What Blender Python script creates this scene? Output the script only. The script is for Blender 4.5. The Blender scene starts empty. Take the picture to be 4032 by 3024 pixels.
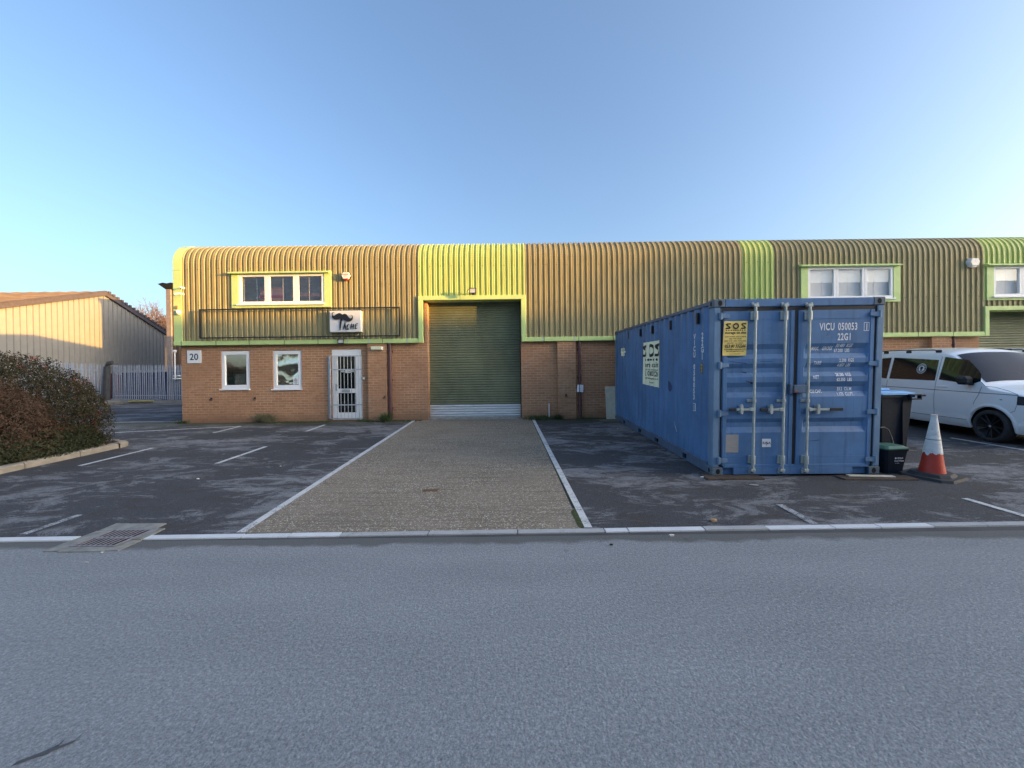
import bpy, bmesh, math, random
from mathutils import Vector, Matrix, Euler, noise as mnoise
random.seed(7)
S = bpy.context.scene
COL = S.collection
# ------------------------------------------------------------------ camera
H = 1.545
FPX = 1590.0
PITCH = math.atan(12/1590.0); ROLL = 0.0122
cam_d = bpy.data.cameras.new('camera'); cam = bpy.data.objects.new('camera', cam_d); COL.objects.link(cam)
cam_d.sensor_width = 36.0; cam_d.lens = FPX/4032*36.0; cam_d.clip_end = 3000; cam_d.clip_start = .05
cp_, sp_, cr_, sr_ = math.cos(PITCH), math.sin(PITCH), math.cos(ROLL), math.sin(ROLL)
FW = Vector((0, cp_, -sp_)); U0 = Vector((0, sp_, cp_)); R0 = Vector((1, 0, 0))
RT = R0*cr_ - U0*sr_; UP = R0*sr_ + U0*cr_
mw = Matrix.Identity(4)
for i in range(3):
    mw[i][0] = RT[i]; mw[i][1] = UP[i]; mw[i][2] = -FW[i]
mw[2][3] = H
cam.matrix_world = mw
S.camera = cam
# ------------------------------------------------------------------ light
SUN_EL = math.radians(4.7)
SUN_AZ = math.radians(72.5)       # from the facade normal (-Y) towards +X
sdir = Vector((math.sin(SUN_AZ)*math.cos(SUN_EL), -math.cos(SUN_AZ)*math.cos(SUN_EL), math.sin(SUN_EL)))
w = bpy.data.worlds.new("World"); S.world = w; w.use_nodes = True
nt = w.node_tree
bg = nt.nodes['Background']
sky = nt.nodes.new('ShaderNodeTexSky'); sky.sky_type = 'NISHITA'; sky.sun_disc = False
sky.sun_elevation = math.radians(14); sky.sun_rotation = math.atan2(sdir.x, sdir.y)
sky.altitude = 0; sky.air_density = 1.05; sky.dust_density = 4.3; sky.ozone_density = 2.9
nt.links.new(sky.outputs[0], bg.inputs[0]); bg.inputs[1].default_value = 0.15
sun_d = bpy.data.lights.new('sun', 'SUN'); sun = bpy.data.objects.new('sun', sun_d); COL.objects.link(sun)
sun_d.energy = 5.0; sun_d.angle = math.radians(.5); sun_d.color = (1.0, .53, .11)
sun.rotation_euler = (-sdir).to_track_quat('-Z', 'Y').to_euler()
S.view_settings.view_transform = 'Standard'; S.view_settings.look = 'None'
S.view_settings.exposure = 1.4; S.view_settings.gamma = 1.0
S.render.engine = 'CYCLES'

# ------------------------------------------------------------------ helpers
def ray(px, py):
    u = (px-2016)/FPX; v = -(py-1512)/FPX
    return RT*u + UP*v + FW
def F(px, py, Y=12.15):
    d = ray(px, py); t = Y/d.y
    return d.x*t, H + d.z*t
def zg(Y): return .047*min(max(Y-4.13, 0), 8.1)
def G(px, py):
    d = ray(px, py)
    for a, b, s, c in ((-50, 4.13, 0, 0), (4.13, 12.23, .047, -.047*4.13), (12.23, 99, 0, .3807)):
        den = d.z - s*d.y
        if abs(den) < 1e-9: continue
        t = (c-H)/den
        if t > 0 and a <= d.y*t <= b: return d.x*t, d.y*t
    return None

def tag(o, label=None, cat=None, group=None, kind=None):
    if label: o['label'] = label
    if cat: o['category'] = cat
    if group: o['group'] = group
    if kind: o['kind'] = kind
    return o
ORG = {}
def thing(name, loc, label, cat, group=None, rot=None):
    o = bpy.data.objects.new(name, None); COL.objects.link(o); o.location = loc
    if rot: o.rotation_euler = rot; ORG[o.name] = Vector((0, 0, 0))
    else: ORG[o.name] = Vector(loc)
    o.empty_display_size = .2
    return tag(o, label, cat, group)

class MB:
    def __init__(s): s.v = []; s.f = []; s.m = []; s.mi = 0; s.sm = []
    smooth = False
    def add(s, vs, fs, mi=None, smooth=None):
        b = len(s.v); s.v += [tuple(v) for v in vs]
        mi = s.mi if mi is None else mi
        sm = s.smooth if smooth is None else smooth
        for f in fs: s.f.append([b+i for i in f]); s.m.append(mi); s.sm.append(sm)
        return s
    def box(s, x0, x1, y0, y1, z0, z1, mi=None):
        if x0 > x1: x0, x1 = x1, x0
        if y0 > y1: y0, y1 = y1, y0
        if z0 > z1: z0, z1 = z1, z0
        v = [(x, y, z) for z in (z0, z1) for y in (y0, y1) for x in (x0, x1)]
        return s.add(v, [(0, 2, 3, 1), (4, 5, 7, 6), (0, 1, 5, 4), (2, 6, 7, 3), (0, 4, 6, 2), (1, 3, 7, 5)], mi, False)
    def bbox(s, x0, x1, y0, y1, z0, z1, b=.006, mi=None):
        # box with chamfered edges
        if x0 > x1: x0, x1 = x1, x0
        if y0 > y1: y0, y1 = y1, y0
        if z0 > z1: z0, z1 = z1, z0
        b = min(b, (x1-x0)*.45, (y1-y0)*.45, (z1-z0)*.45)
        bm = bmesh.new(); bmesh.ops.create_cube(bm, size=1)
        for v in bm.verts:
            v.co = Vector(((x0+x1)/2+v.co.x*(x1-x0), (y0+y1)/2+v.co.y*(y1-y0), (z0+z1)/2+v.co.z*(z1-z0)))
        bmesh.ops.bevel(bm, geom=list(bm.edges), offset=b, segments=1, affect='EDGES')
        bm.verts.index_update()
        s.add([v.co[:] for v in bm.verts], [[v.index for v in f.verts] for f in bm.faces], mi, False); bm.free()
        return s
    def frame(s, P, d, up=(0, 0, 1)):
        d = Vector(d).normalized(); up = Vector(up)
        if abs(d.dot(up)) > .98: up = Vector((0, 1, 0))
        a = d.cross(up).normalized(); b = a.cross(d).normalized()
        return a, b
    def tube(s, pts, r, n=10, caps=True, mi=None, smooth=True):
        pts = [Vector(p) for p in pts]; rs = r if isinstance(r, (list, tuple)) else [r]*len(pts)
        vs = []; fs = []
        for i, p in enumerate(pts):
            d = (pts[min(i+1, len(pts)-1)] - pts[max(i-1, 0)])
            a, b = s.frame(p, d)
            for k in range(n):
                t = 2*math.pi*k/n; vs.append(p + (a*math.cos(t)+b*math.sin(t))*rs[i])
        for i in range(len(pts)-1):
            for k in range(n):
                fs.append((i*n+k, i*n+(k+1) % n, (i+1)*n+(k+1) % n, (i+1)*n+k))
        s.add(vs, fs, mi, smooth)
        if caps:
            s.add(vs[:n], [list(range(n))[::-1]], mi, False); s.add(vs[-n:], [list(range(n))], mi, False)
        return s
    def prism(s, poly, axis, a0, a1, mi=None, smooth=False):
        # poly: 2D points; axis 'x' -> (a, p0, p1); 'y' -> (p0, a, p1); 'z' -> (p0, p1, a)
        def mk(p, a): return {'x': (a, p[0], p[1]), 'y': (p[0], a, p[1]), 'z': (p[0], p[1], a)}[axis]
        n = len(poly); vs = [mk(p, a0) for p in poly]+[mk(p, a1) for p in poly]
        s.add(vs, [(i, (i+1) % n, n+(i+1) % n, n+i) for i in range(n)], mi, smooth)
        s.add(vs, [list(range(n))[::-1], list(range(n, 2*n))], mi, False)
        return s
    def text(s, body, org, xa=(1, 0, 0), za=(0, 0, 1), size=.1, xs=1.0, align='LEFT', bold=0., shear=0., mi=None, space=1.0):
        vs, fs = text_geo(body, size, align, bold, shear, space)
        xa = Vector(xa).normalized(); za = Vector(za).normalized(); org = Vector(org)
        s.add([org + xa*(v[0]*xs) + za*v[1] for v in vs], fs, mi, False)
        return s
    def cut(s):
        if not hasattr(s, 'cuts'): s.cuts = []
        if s.v: s.cuts.append((len(s.v), len(s.f)))
        return s
    def build(s, name, mats, parent=None, local=False, fixn=False):
        if getattr(s, 'cuts', None):
            bounds = [(0, 0)]+[c for c in s.cuts if c != (len(s.v), len(s.f))]+[(len(s.v), len(s.f))]; first = None
            for (a, fa), (b, fb) in zip(bounds[:-1], bounds[1:]):
                if b == a: continue
                q = MB(); q.v = s.v[a:b]; q.f = [[i-a for i in f] for f in s.f[fa:fb]]; q.m = s.m[fa:fb]; q.sm = s.sm[fa:fb]
                o = q.build(name, mats, parent, local, fixn); first = first or o
            return first
        me = bpy.data.meshes.new(name)
        o0 = ORG.get(parent.name, Vector((0, 0, 0))) if parent and not local else Vector((0, 0, 0))
        me.from_pydata([(v[0]-o0[0], v[1]-o0[1], v[2]-o0[2]) for v in s.v], [], s.f)
        if not isinstance(mats, (list, tuple)): mats = [mats]
        for m in mats: me.materials.append(m)
        me.polygons.foreach_set('material_index', s.m)
        me.polygons.foreach_set('use_smooth', s.sm)
        if fixn:
            bm = bmesh.new(); bm.from_mesh(me); bmesh.ops.recalc_face_normals(bm, faces=bm.faces); bm.to_mesh(me); bm.free()
        me.update()
        o = bpy.data.objects.new(name, me); COL.objects.link(o)
        if parent: o.parent = parent; ORG[o.name] = o0
        return o
_tc = {}
def text_geo(body, size, align, bold, shear, space):
    k = (body, size, align, bold, shear, space)
    if k in _tc: return _tc[k]
    cu = bpy.data.curves.new('t', 'FONT'); cu.body = body; cu.size = size; cu.align_x = align; cu.offset = bold; cu.shear = shear
    cu.space_character = space; cu.resolution_u = 3; cu.fill_mode = 'BOTH' if False else 'FRONT'
    ob = bpy.data.objects.new('t', cu); COL.objects.link(ob)
    dg = bpy.context.evaluated_depsgraph_get(); dg.update()
    me = bpy.data.meshes.new_from_object(ob.evaluated_get(dg))
    r = ([(v.co.x, v.co.y) for v in me.vertices], [list(p.vertices) for p in me.polygons])
    bpy.data.objects.remove(ob); bpy.data.curves.remove(cu); bpy.data.meshes.remove(me)
    _tc[k] = r
    return r
def solo(name, mb, mats, label=None, cat=None, group=None, kind=None, fixn=False):
    """a top-level thing that is one mesh: origin at its base centre"""
    xs = [v[0] for v in mb.v]; ys = [v[1] for v in mb.v]; zs = [v[2] for v in mb.v]
    c = ((min(xs)+max(xs))/2, (min(ys)+max(ys))/2, min(zs))
    if kind == 'structure': c = (0, 0, 0)
    mb.v = [(v[0]-c[0], v[1]-c[1], v[2]-c[2]) for v in mb.v]
    o = mb.build(name, mats, fixn=fixn); o.location = c
    return tag(o, label, cat, group, kind)

# ------------------------------------------------------------------ materials
class NB:
    def __init__(s, name):
        s.m = bpy.data.materials.new(name); s.m.use_nodes = True; s.t = s.m.node_tree; s.n = s.t.nodes
        s.b = s.n['Principled BSDF']; s.tc = s.n.new('ShaderNodeTexCoord'); s.co = s.tc.outputs['Object']
    def L(s, a, b): s.t.links.new(a, b)
    def geo(s):
        g = s.n.new('ShaderNodeNewGeometry'); return g.outputs['Position']
    def mapv(s, v, sc=(1, 1, 1), rot=(0, 0, 0)):
        m = s.n.new('ShaderNodeMapping'); m.inputs['Scale'].default_value = sc; m.inputs['Rotation'].default_value = rot
        s.L(v, m.inputs[0]); return m.outputs[0]
    def noise(s, v, scale, detail=3, rough=.5, dist=0.):
        n = s.n.new('ShaderNodeTexNoise'); s.L(v, n.inputs['Vector']); n.inputs['Scale'].default_value = scale
        n.inputs['Detail'].default_value = detail; n.inputs['Roughness'].default_value = rough; n.inputs['Distortion'].default_value = dist
        return n.outputs['Fac']
    def vor(s, v, scale, out='Distance', feat='F1'):
        n = s.n.new('ShaderNodeTexVoronoi'); s.L(v, n.inputs['Vector']); n.inputs['Scale'].default_value = scale; n.feature = feat
        return n.outputs[out]
    def ramp(s, f, stops):
        r = s.n.new('ShaderNodeValToRGB'); s.L(f, r.inputs[0]); e = r.color_ramp.elements
        while len(e) < len(stops): e.new(.5)
        for i, (p, c) in enumerate(stops):
            e[i].position = p; e[i].color = (c, c, c, 1) if not isinstance(c, (tuple, list)) else (*c, 1)
        return r.outputs[0]
    def mix(s, f, a, b, mode='MIX'):
        m = s.n.new('ShaderNodeMix'); m.data_type = 'RGBA'; m.blend_type = mode
        if isinstance(f, (int, float)): m.inputs[0].default_value = f
        else: s.L(f, m.inputs[0])
        for x, i in ((a, 6), (b, 7)):
            if isinstance(x, (tuple, list)): m.inputs[i].default_value = (*x, 1)
            else: s.L(x, m.inputs[i])
        return m.outputs[2]
    def math(s, op, a, b=None):
        m = s.n.new('ShaderNodeMath'); m.operation = op
        for x, i in ((a, 0), (b, 1)):
            if x is None: continue
            if isinstance(x, (int, float)): m.inputs[i].default_value = x
            else: s.L(x, m.inputs[i])
        return m.outputs[0]
    def sep(s, v):
        x = s.n.new('ShaderNodeSeparateXYZ'); s.L(v, x.inputs[0]); return x.outputs
    def comb(s, x, y, z=0.):
        c = s.n.new('ShaderNodeCombineXYZ')
        for a, i in ((x, 0), (y, 1), (z, 2)):
            if isinstance(a, (int, float)): c.inputs[i].default_value = a
            else: s.L(a, c.inputs[i])
        return c.outputs[0]
    def bump(s, h, strength=.3, dist=.01):
        b = s.n.new('ShaderNodeBump'); b.inputs['Strength'].default_value = strength; b.inputs['Distance'].default_value = dist
        s.L(h, b.inputs['Height']); s.L(b.outputs[0], s.b.inputs['Normal']); return b
    def fin(s, col=None, rough=.6, metal=0., spec=None, coat=None):
        if col is not None:
            if isinstance(col, (tuple, list)): s.b.inputs['Base Color'].default_value = (*col, 1)
            else: s.L(col, s.b.inputs['Base Color'])
        if isinstance(rough, (int, float)): s.b.inputs['Roughness'].default_value = rough
        else: s.L(rough, s.b.inputs['Roughness'])
        s.b.inputs['Metallic'].default_value = metal
        if spec is not None: s.b.inputs['Specular IOR Level'].default_value = spec
        if coat: s.b.inputs['Coat Weight'].default_value = coat; s.b.inputs['Coat Roughness'].default_value = .05
        return s.m
def simple(name, col, rough=.6, metal=0., var=.18, scale=6, bump=0., spec=None, coat=None, dirt=None, bscale=None, stretch=(1, 1, 1)):
    n = NB(name); v = n.mapv(n.co, stretch)
    f = n.noise(v, scale, 5, .6)
    d = tuple(c*(1-var) for c in col); u = tuple(min(1, c*(1+var)) for c in col)
    c = n.ramp(f, [(.3, d), (.7, u)])
    if dirt:
        g = n.ramp(n.noise(n.co, scale*.6, 6, .7), [(dirt[1], 0.), (dirt[1]+.15, 1.)])
        c = n.mix(n.math('MULTIPLY', g, dirt[2]), c, dirt[0])
    if bump: n.bump(n.noise(n.co, bscale or scale*12, 3), bump, .004)
    return n.fin(c, rough, metal, spec, coat)

M = {}
M['khaki'] = simple('khaki_coated_steel', (.325, .278, .145), .55, var=.16, scale=3, stretch=(3, 3, .4), dirt=((.17, .15, .09), .60, .5), spec=.3)
M['lime'] = simple('lime_coated_steel', (.48, .56, .18), .5, var=.12, scale=2.5, stretch=(3, 3, .5), dirt=((.20, .27, .10), .62, .4), spec=.3)
M['trim'] = simple('lime_trim', (.54, .69, .27), .45, var=.07, scale=4, dirt=((.22, .30, .12), .66, .35), spec=.35)
M['trim_join'] = simple('trim_joint', (.06, .08, .04), .7)
M['upvc'] = simple('white_frame', (.88, .88, .88), .35, var=.03, scale=5, dirt=((.55, .55, .52), .68, .3))
M['white'] = simple('white_paint', (.78, .79, .80), .4, var=.04, scale=7)
M['black'] = simple('black_paint', (.018, .019, .022), .45, var=.2)
M['blackp'] = simple('black_plastic', (.016, .017, .020), .5, var=.15, scale=20)
M['galv'] = simple('galvanised_steel', (.50, .53, .57), .45, .55, var=.25, scale=14, dirt=((.30, .28, .26), .62, .5))
M['steel'] = simple('dull_steel', (.42, .44, .44), .42, .5, var=.2, scale=20, dirt=((.22, .16, .11), .62, .6))
M['pipe'] = simple('maroon_pipe', (.115, .050, .050), .5, var=.15, dirt=((.25, .20, .20), .68, .5))
M['dark'] = simple('dark_void', (.01, .01, .01), .9)
M['conc'] = simple('concrete', (.30, .29, .26), .9, var=.25, scale=7, bump=.3, dirt=((.13, .12, .09), .58, .6))
M['letter'] = simple('black_lettering', (.012, .012, .016), .5)
M['screw'] = simple('screw_heads', (.05, .045, .03), .6)
M['red'] = simple('red_plastic', (.42, .02, .02), .4)
M['wood'] = simple('weathered_board', (.58, .52, .40), .8, var=.12, scale=9, bump=.2, dirt=((.22, .19, .14), .6, .5))
M['plank'] = simple('dark_plank', (.075, .052, .038), .9, var=.35, scale=14, bump=.5)
M['glass_dk'] = NB('dark_glass').fin((.012, .014, .016), .03, spec=.8)
M['navy'] = simple('navy_paint', (.012, .018, .085), .5, var=.2)
M['redpaint'] = simple('red_paint', (.12, .025, .05), .5, var=.2)
M['wall_in'] = simple('room_wall', (.55, .60, .72), .8)
M['wall_pink'] = simple('pink_board', (.85, .42, .40), .7, var=.1)
M['wall_red'] = simple('red_board', (.65, .06, .12), .7)
M['blind'] = simple('blind_slats', (.84, .83, .80), .5, var=.04)
M['moss'] = simple('moss', (.055, .070, .018), .95, var=.4, scale=30, bump=.6)
M['weed'] = simple('weed_leaf', (.06, .085, .025), .7, var=.35, scale=25)
M['weed2'] = simple('dry_weed', (.13, .12, .07), .8, var=.3, scale=25)
M['bark'] = simple('bark', (.16, .115, .085), .9, var=.25, scale=12)
M['rubber'] = simple('black_rubber', (.035, .035, .037), .75, var=.25, scale=18, bump=.2)
M['yellow'] = simple('yellow_paint', (.40, .34, .14), .6)

def glassmat(name, tint=(.85, .92, .93), refl=1.0):
    n = NB(name); out = n.n['Material Output']
    tr = n.n.new('ShaderNodeBsdfTransparent'); tr.inputs[0].default_value = (*tint, 1)
    gl = n.n.new('ShaderNodeBsdfGlossy'); gl.inputs['Roughness'].default_value = .01; gl.inputs[0].default_value = (.95, .97, 1, 1)
    fr = n.n.new('ShaderNodeLayerWeight'); fr.inputs[0].default_value = .5
    k = n.math('POWER', fr.outputs['Facing'], 4.0); k = n.math('ADD', n.math('MULTIPLY', k, .75*(1-refl)), refl)
    mx = n.n.new('ShaderNodeMixShader'); n.L(k, mx.inputs[0]); n.L(tr.outputs[0], mx.inputs[1]); n.L(gl.outputs[0], mx.inputs[2])
    n.L(mx.outputs[0], out.inputs[0]); return n.m
M['glass'] = glassmat('window_glass', (.96, .97, .98), .09)
M['glass2'] = glassmat('reflective_glass', (.90, .95, .92), .62)

def brickmat(name='brown_brick'):
    n = NB(name); p = n.geo(); x, y, z = n.sep(p)
    u = n.math('ADD', x, y); v = n.comb(u, z, 0)
    bt = n.n.new('ShaderNodeTexBrick'); n.L(v, bt.inputs['Vector'])
    for k, val in (('Scale', 1.0), ('Mortar Size', .0075), ('Mortar Smooth', .25), ('Bias', 0.), ('Brick Width', .225), ('Row Height', .075)):
        bt.inputs[k].default_value = val
    bt.inputs['Color1'].default_value = (.50, .27, .15, 1); bt.inputs['Color2'].default_value = (.36, .175, .09, 1)
    # mortar: pale in most places, weathered dark in patches
    pm = n.ramp(n.noise(p, .9, 4, .6), [(.40, 0.), (.60, 1.)])
    low = n.ramp(n.math('SUBTRACT', z, .38), [(.0, 1.), (.5, 0.)])
    dk = n.math('MAXIMUM', n.math('MULTIPLY', pm, .55), n.math('MULTIPLY', low, .6))
    mort = n.mix(dk, (.80, .58, .38), (.13, .075, .05)); n.L(mort, bt.inputs['Mortar'])
    col = bt.outputs['Color']
    col = n.mix(.42, col, n.ramp(n.noise(p, 11, 5, .65), [(.25, (.32, .16, .085)), (.75, (.58, .33, .185))]))
    # efflorescence / pale worn faces
    rr = n.ramp(n.noise(n.mapv(p, (.8, .8, 1.3)), 2.6, 3, .6), [(.60, 0.), (.72, 1.)])
    rowf = n.ramp(n.noise(n.mapv(n.comb(u, z, 0), (4.4, 13.3, 1)), 1.0, 0), [(.50, 0.), (.56, 1.)])
    pale = n.math('MULTIPLY', n.math('MULTIPLY', rr, rowf), .42)
    col = n.mix(pale, col, (.55, .48, .43))
    col = n.mix(n.math('MULTIPLY', n.ramp(n.noise(p, .55, 3), [(.35, 0.), (.7, 1.)]), .35), col, (.25, .13, .09))
    dampz = n.ramp(n.math('ADD', n.math('SUBTRACT', z, .38), n.math('MULTIPLY', n.math('SUBTRACT', n.noise(p, 1.3, 4), .5), .5)), [(.02, .55), (.30, 0.)]); col = n.mix(dampz, col, (.20, .12, .075))
    n.bump(n.math('ADD', n.math('MULTIPLY', bt.outputs['Fac'], -1.0), n.math('MULTIPLY', n.noise(p, 60, 3), .25)), .55, .006)
    return n.fin(col, .88, spec=.25)
M['brick'] = brickmat()

def roadmat():
    n = NB('road_asphalt'); p = n.geo()
    big = n.noise(n.mapv(p, (.35, 1.2, 1)), 1.1, 4, .6); mid = n.noise(p, 44, 4, .8)
    f1 = n.noise(p, 95, 2, .75); f2 = n.vor(p, 120); f3 = n.vor(p, 70)
    c = n.ramp(f1, [(.30, (.07, .073, .075)), (.5, (.26, .27, .272)), (.70, (.58, .59, .59))])
    c = n.mix(.45, c, n.ramp(f2, [(.0, (.46, .46, .46)), (.45, (.21, .212, .215)), (.8, (.09, .092, .095))]))
    c = n.mix(n.math('MULTIPLY', n.ramp(n.vor(p, 33), [(.0, 1.), (.10, 1.), (.14, 0.)]), n.ramp(n.noise(p, 6, 2), [(.60, 0.), (.64, .8)])), c, (.85, .85, .85))
    c = n.mix(.42, c, n.ramp(mid, [(.38, (.09, .094, .096)), (.5, (.27, .28, .282)), (.63, (.60, .61, .61))]))
    c = n.mix(.34, c, n.ramp(big, [(.3, (.19, .197, .20)), (.7, (.36, .368, .37))]))
    y = n.sep(p)[1]
    # damp dark seam with washed dirt along the kerb
    e = n.math('ADD', y, n.math('MULTIPLY', n.math('SUBTRACT', n.noise(p, 1.6, 4, .6), .5), .42))
    seam = n.ramp(e, [(0., 0.), (1., 1.)])
    mr = n.n.new('ShaderNodeMapRange'); n.L(e, mr.inputs[0]); mr.inputs[1].default_value = 3.80; mr.inputs[2].default_value = 3.88
    c = n.mix(n.math('MULTIPLY', mr.outputs[0], .85), c, n.mix(f1, (.05, .05, .045), (.17, .165, .15)))
    sp = n.vor(p, 1.6); c = n.mix(n.math('MULTIPLY', n.ramp(sp, [(.0, 1.), (.03, .8), (.06, 0.)]), .5), c, (.06, .06, .06))
    n.bump(n.math('ADD', f1, n.math('MULTIPLY', f3, -.5)), .9, .006)
    return n.fin(c, .82, spec=.35)
M['road'] = roadmat()

def yardmat():
    n = NB('worn_yard_asphalt'); p = n.geo(); x, y, z = n.sep(p)
    f1 = n.noise(p, 85, 2, .75)
    base = n.ramp(f1, [(.28, (.018, .018, .020)), (.5, (.062, .062, .067)), (.75, (.15, .15, .155))])
    pale = n.ramp(f1, [(.28, (.16, .16, .165)), (.5, (.27, .27, .275)), (.75, (.42, .42, .425))])
    wv = n.mapv(p, (.55, 1.15, 1), (0, 0, .25))
    pt = n.math('ADD', n.math('MULTIPLY', n.noise(wv, .55, 3, .5), .42), n.math('MULTIPLY', n.noise(wv, 2.3, 12, .80, .9), .58))
    # the middle of the bays is drier and paler than the kerbside on the far left
    k = n.ramp(pt, [(.500, 0.), (.528, .6), (.58, .9)])
    c = n.mix(k, base, pale)
    fine = n.ramp(n.noise(p, 14, 6, .8), [(.42, 0.), (.62, 1.)]); c = n.mix(n.math('MULTIPLY', fine, .35), c, n.mix(f1, (.03, .03, .032), (.10, .10, .10)))
    brown = n.ramp(n.noise(n.mapv(p, (.8, 1.5, 1)), 2.2, 9, .78), [(.50, 0.), (.60, 1.)])
    c = n.mix(n.math('MULTIPLY', brown, .62), c, n.mix(f1, (.024, .019, .016), (.10, .082, .07)))
    # moss against the wall
    mr = n.n.new('ShaderNodeMapRange'); n.L(n.math('ADD', y, n.math('MULTIPLY', n.noise(p, 1.2, 5, .65), 2.2)), mr.inputs[0]); mr.inputs[1].default_value = 12.2; mr.inputs[2].default_value = 13.3
    mm = n.math('MULTIPLY', mr.outputs[0], n.ramp(x, [(0., 0.), (.01, 1.)])) if False else mr.outputs[0]
    lim = n.n.new('ShaderNodeMapRange'); n.L(y, lim.inputs[0]); lim.inputs[1].default_value = 12.7; lim.inputs[2].default_value = 12.6
    c = n.mix(n.math('MULTIPLY', n.math('MULTIPLY', mm, lim.outputs[0]), .75), c, n.mix(f1, (.02, .023, .010), (.085, .088, .04)))
    n.bump(f1, .8, .006)
    return n.fin(c, .85, spec=.3)
M['yard'] = yardmat()

def drivemat():
    n = NB('exposed_aggregate_concrete'); p = n.geo()
    v1 = n.vor(p, 62); f = n.noise(p, 120, 2, .7)
    cellc = n.vor(p, 62, 'Color')
    rnd = n.sep(cellc)[0]
    peb = n.ramp(rnd, [(.0, (.08, .058, .04)), (.40, (.25, .195, .14)), (.72, (.52, .43, .32)), (1., (1., .93, .78))])
    cem = n.ramp(f, [(.3, (.125, .10, .072)), (.7, (.33, .275, .21))])
    c = n.mix(n.ramp(v1, [(.30, 1.), (.55, 0.)]), cem, peb)
    wear = n.ramp(n.noise(p, 1.3, 5, .65), [(.35, 0.), (.68, 1.)])
    c = n.mix(n.math('MULTIPLY', wear, .6), c, n.mix(f, (.22, .18, .135), (.40, .335, .255)))
    lines = n.noise(n.mapv(p, (.8, 26, 1)), 1.0, 3, .6)
    c = n.mix(n.math('MULTIPLY', n.ramp(lines, [(.50, 0.), (.68, 1.)]), .45), c, (.085, .072, .05))
    c = n.mix(n.math('MULTIPLY', n.ramp(n.noise(p, .8, 4), [(.5, 0.), (.75, 1.)]), .35), c, (.12, .10, .075))
    n.bump(n.math('ADD', n.math('MULTIPLY', v1, -1.), n.math('MULTIPLY', lines, .6)), .8, .006)
    return n.fin(c, .85, spec=.3)
M['drive'] = drivemat()

def paintmat(name, col, wear=.5, under=(.05, .05, .055)):
    n = NB(name); p = n.geo()
    k = n.math('ADD', n.math('MULTIPLY', n.noise(p, 70, 3, .8), .6), n.math('MULTIPLY', n.noise(p, 7, 4, .7), .4))
    m = n.ramp(k, [(wear-.05, 0.), (wear+.05, 1.)])
    c = n.mix(m, under, n.mix(n.noise(p, 5, 3), tuple(a*.75 for a in col), col))
    return n.fin(c, .7, spec=.3)
M['line'] = paintmat('worn_white_paint', (.72, .72, .70), .43)
M['line_w'] = paintmat('very_worn_white_paint', (.55, .56, .56), .50, (.07, .07, .075))
M['kerbw'] = paintmat('painted_kerb', (.78, .79, .80), .38, (.32, .32, .31))
M['kerbg'] = paintmat('bare_kerb', (.50, .50, .49), .42, (.26, .25, .24))

def bluemat(name, col):
    n = NB(name); p = n.co
    c = n.ramp(n.noise(p, 1.6, 6, .65), [(.3, tuple(a*.80 for a in col)), (.7, tuple(min(1, a*1.22) for a in col))])
    st = n.ramp(n.noise(n.mapv(p, (9, 9, .7)), 1.3, 5, .6), [(.52, 0.), (.75, 1.)])
    c = n.mix(n.math('MULTIPLY', st, .6), c, tuple(a*.5 for a in col))
    ch = n.ramp(n.noise(p, 7, 6, .7), [(.57, 0.), (.72, 1.)])
    c = n.mix(n.math('MULTIPLY', ch, .28), c, (.25, .33, .42))
    sc = n.ramp(n.noise(n.mapv(p, (14, 14, 3)), 1.1, 5, .8), [(.66, 0.), (.69, 1.)])
    ru = n.math('MULTIPLY', n.ramp(n.noise(n.mapv(p, (11, 11, .55)), 1.0, 5, .7), [(.64, 0.), (.72, 1.)]), n.ramp(n.noise(p, 2.2, 3), [(.5, 0.), (.62, 1.)])); c = n.mix(n.math('MULTIPLY', ru, .55), c, (.16, .075, .045))
    c = n.mix(n.math('MULTIPLY', sc, .5), c, (.055, .055, .07))
    n.bump(n.noise(p, 3, 3), .15, .02)
    return n.fin(c, .48, spec=.4)
M['cblue'] = bluemat('container_blue', (.088, .190, .365))
M['cdark'] = bluemat('container_rail', (.09, .135, .205))
M['cedge'] = bluemat('container_edge_blue', (.16, .255, .38))
M['gasket'] = simple('gasket', (.012, .012, .013), .6)

M['garden'] = simple('bed_soil', (.05, .04, .03), .95, var=.4, scale=9, bump=.8)
M['ground'] = simple('ground_far', (.07, .07, .072), .9, var=.3, scale=2)
# ------------------------------------------------------------------ ground, road, yard
def sheet(name, xs, ys, zf, mat, off, label=None):
    mb = MB(); nx = len(xs)
    vs = [(x, y, zf(y)+off) for y in ys for x in xs]
    fs = [(j*nx+i, j*nx+i+1, (j+1)*nx+i+1, (j+1)*nx+i) for j in range(len(ys)-1) for i in range(nx-1)]
    mb.add(vs, fs); o = mb.build(name, mat); tag(o, kind='structure'); return o
sheet('ground', [-600, 600], [-600, 4.13, 12.23, 1200], zg, M['ground'], -.004)
sheet('road', [-90, 90], [-8.6, 4.00], zg, M['road'], 0)
sheet('yard', [-40, 60], [4.16, 12.23, 40], zg, M['yard'], 0)
_mb = MB(); _mb.add([(xx, yy, zg(yy)+.004) for yy, a, b in ((4.165, -2.80, .70), (12.23, -2.92, .585), (12.62, -2.92, .585)) for xx in (a, b)], [(0, 1, 3, 2), (2, 3, 5, 4)]); tag(_mb.build('driveway', M['drive']), kind='structure')
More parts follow.
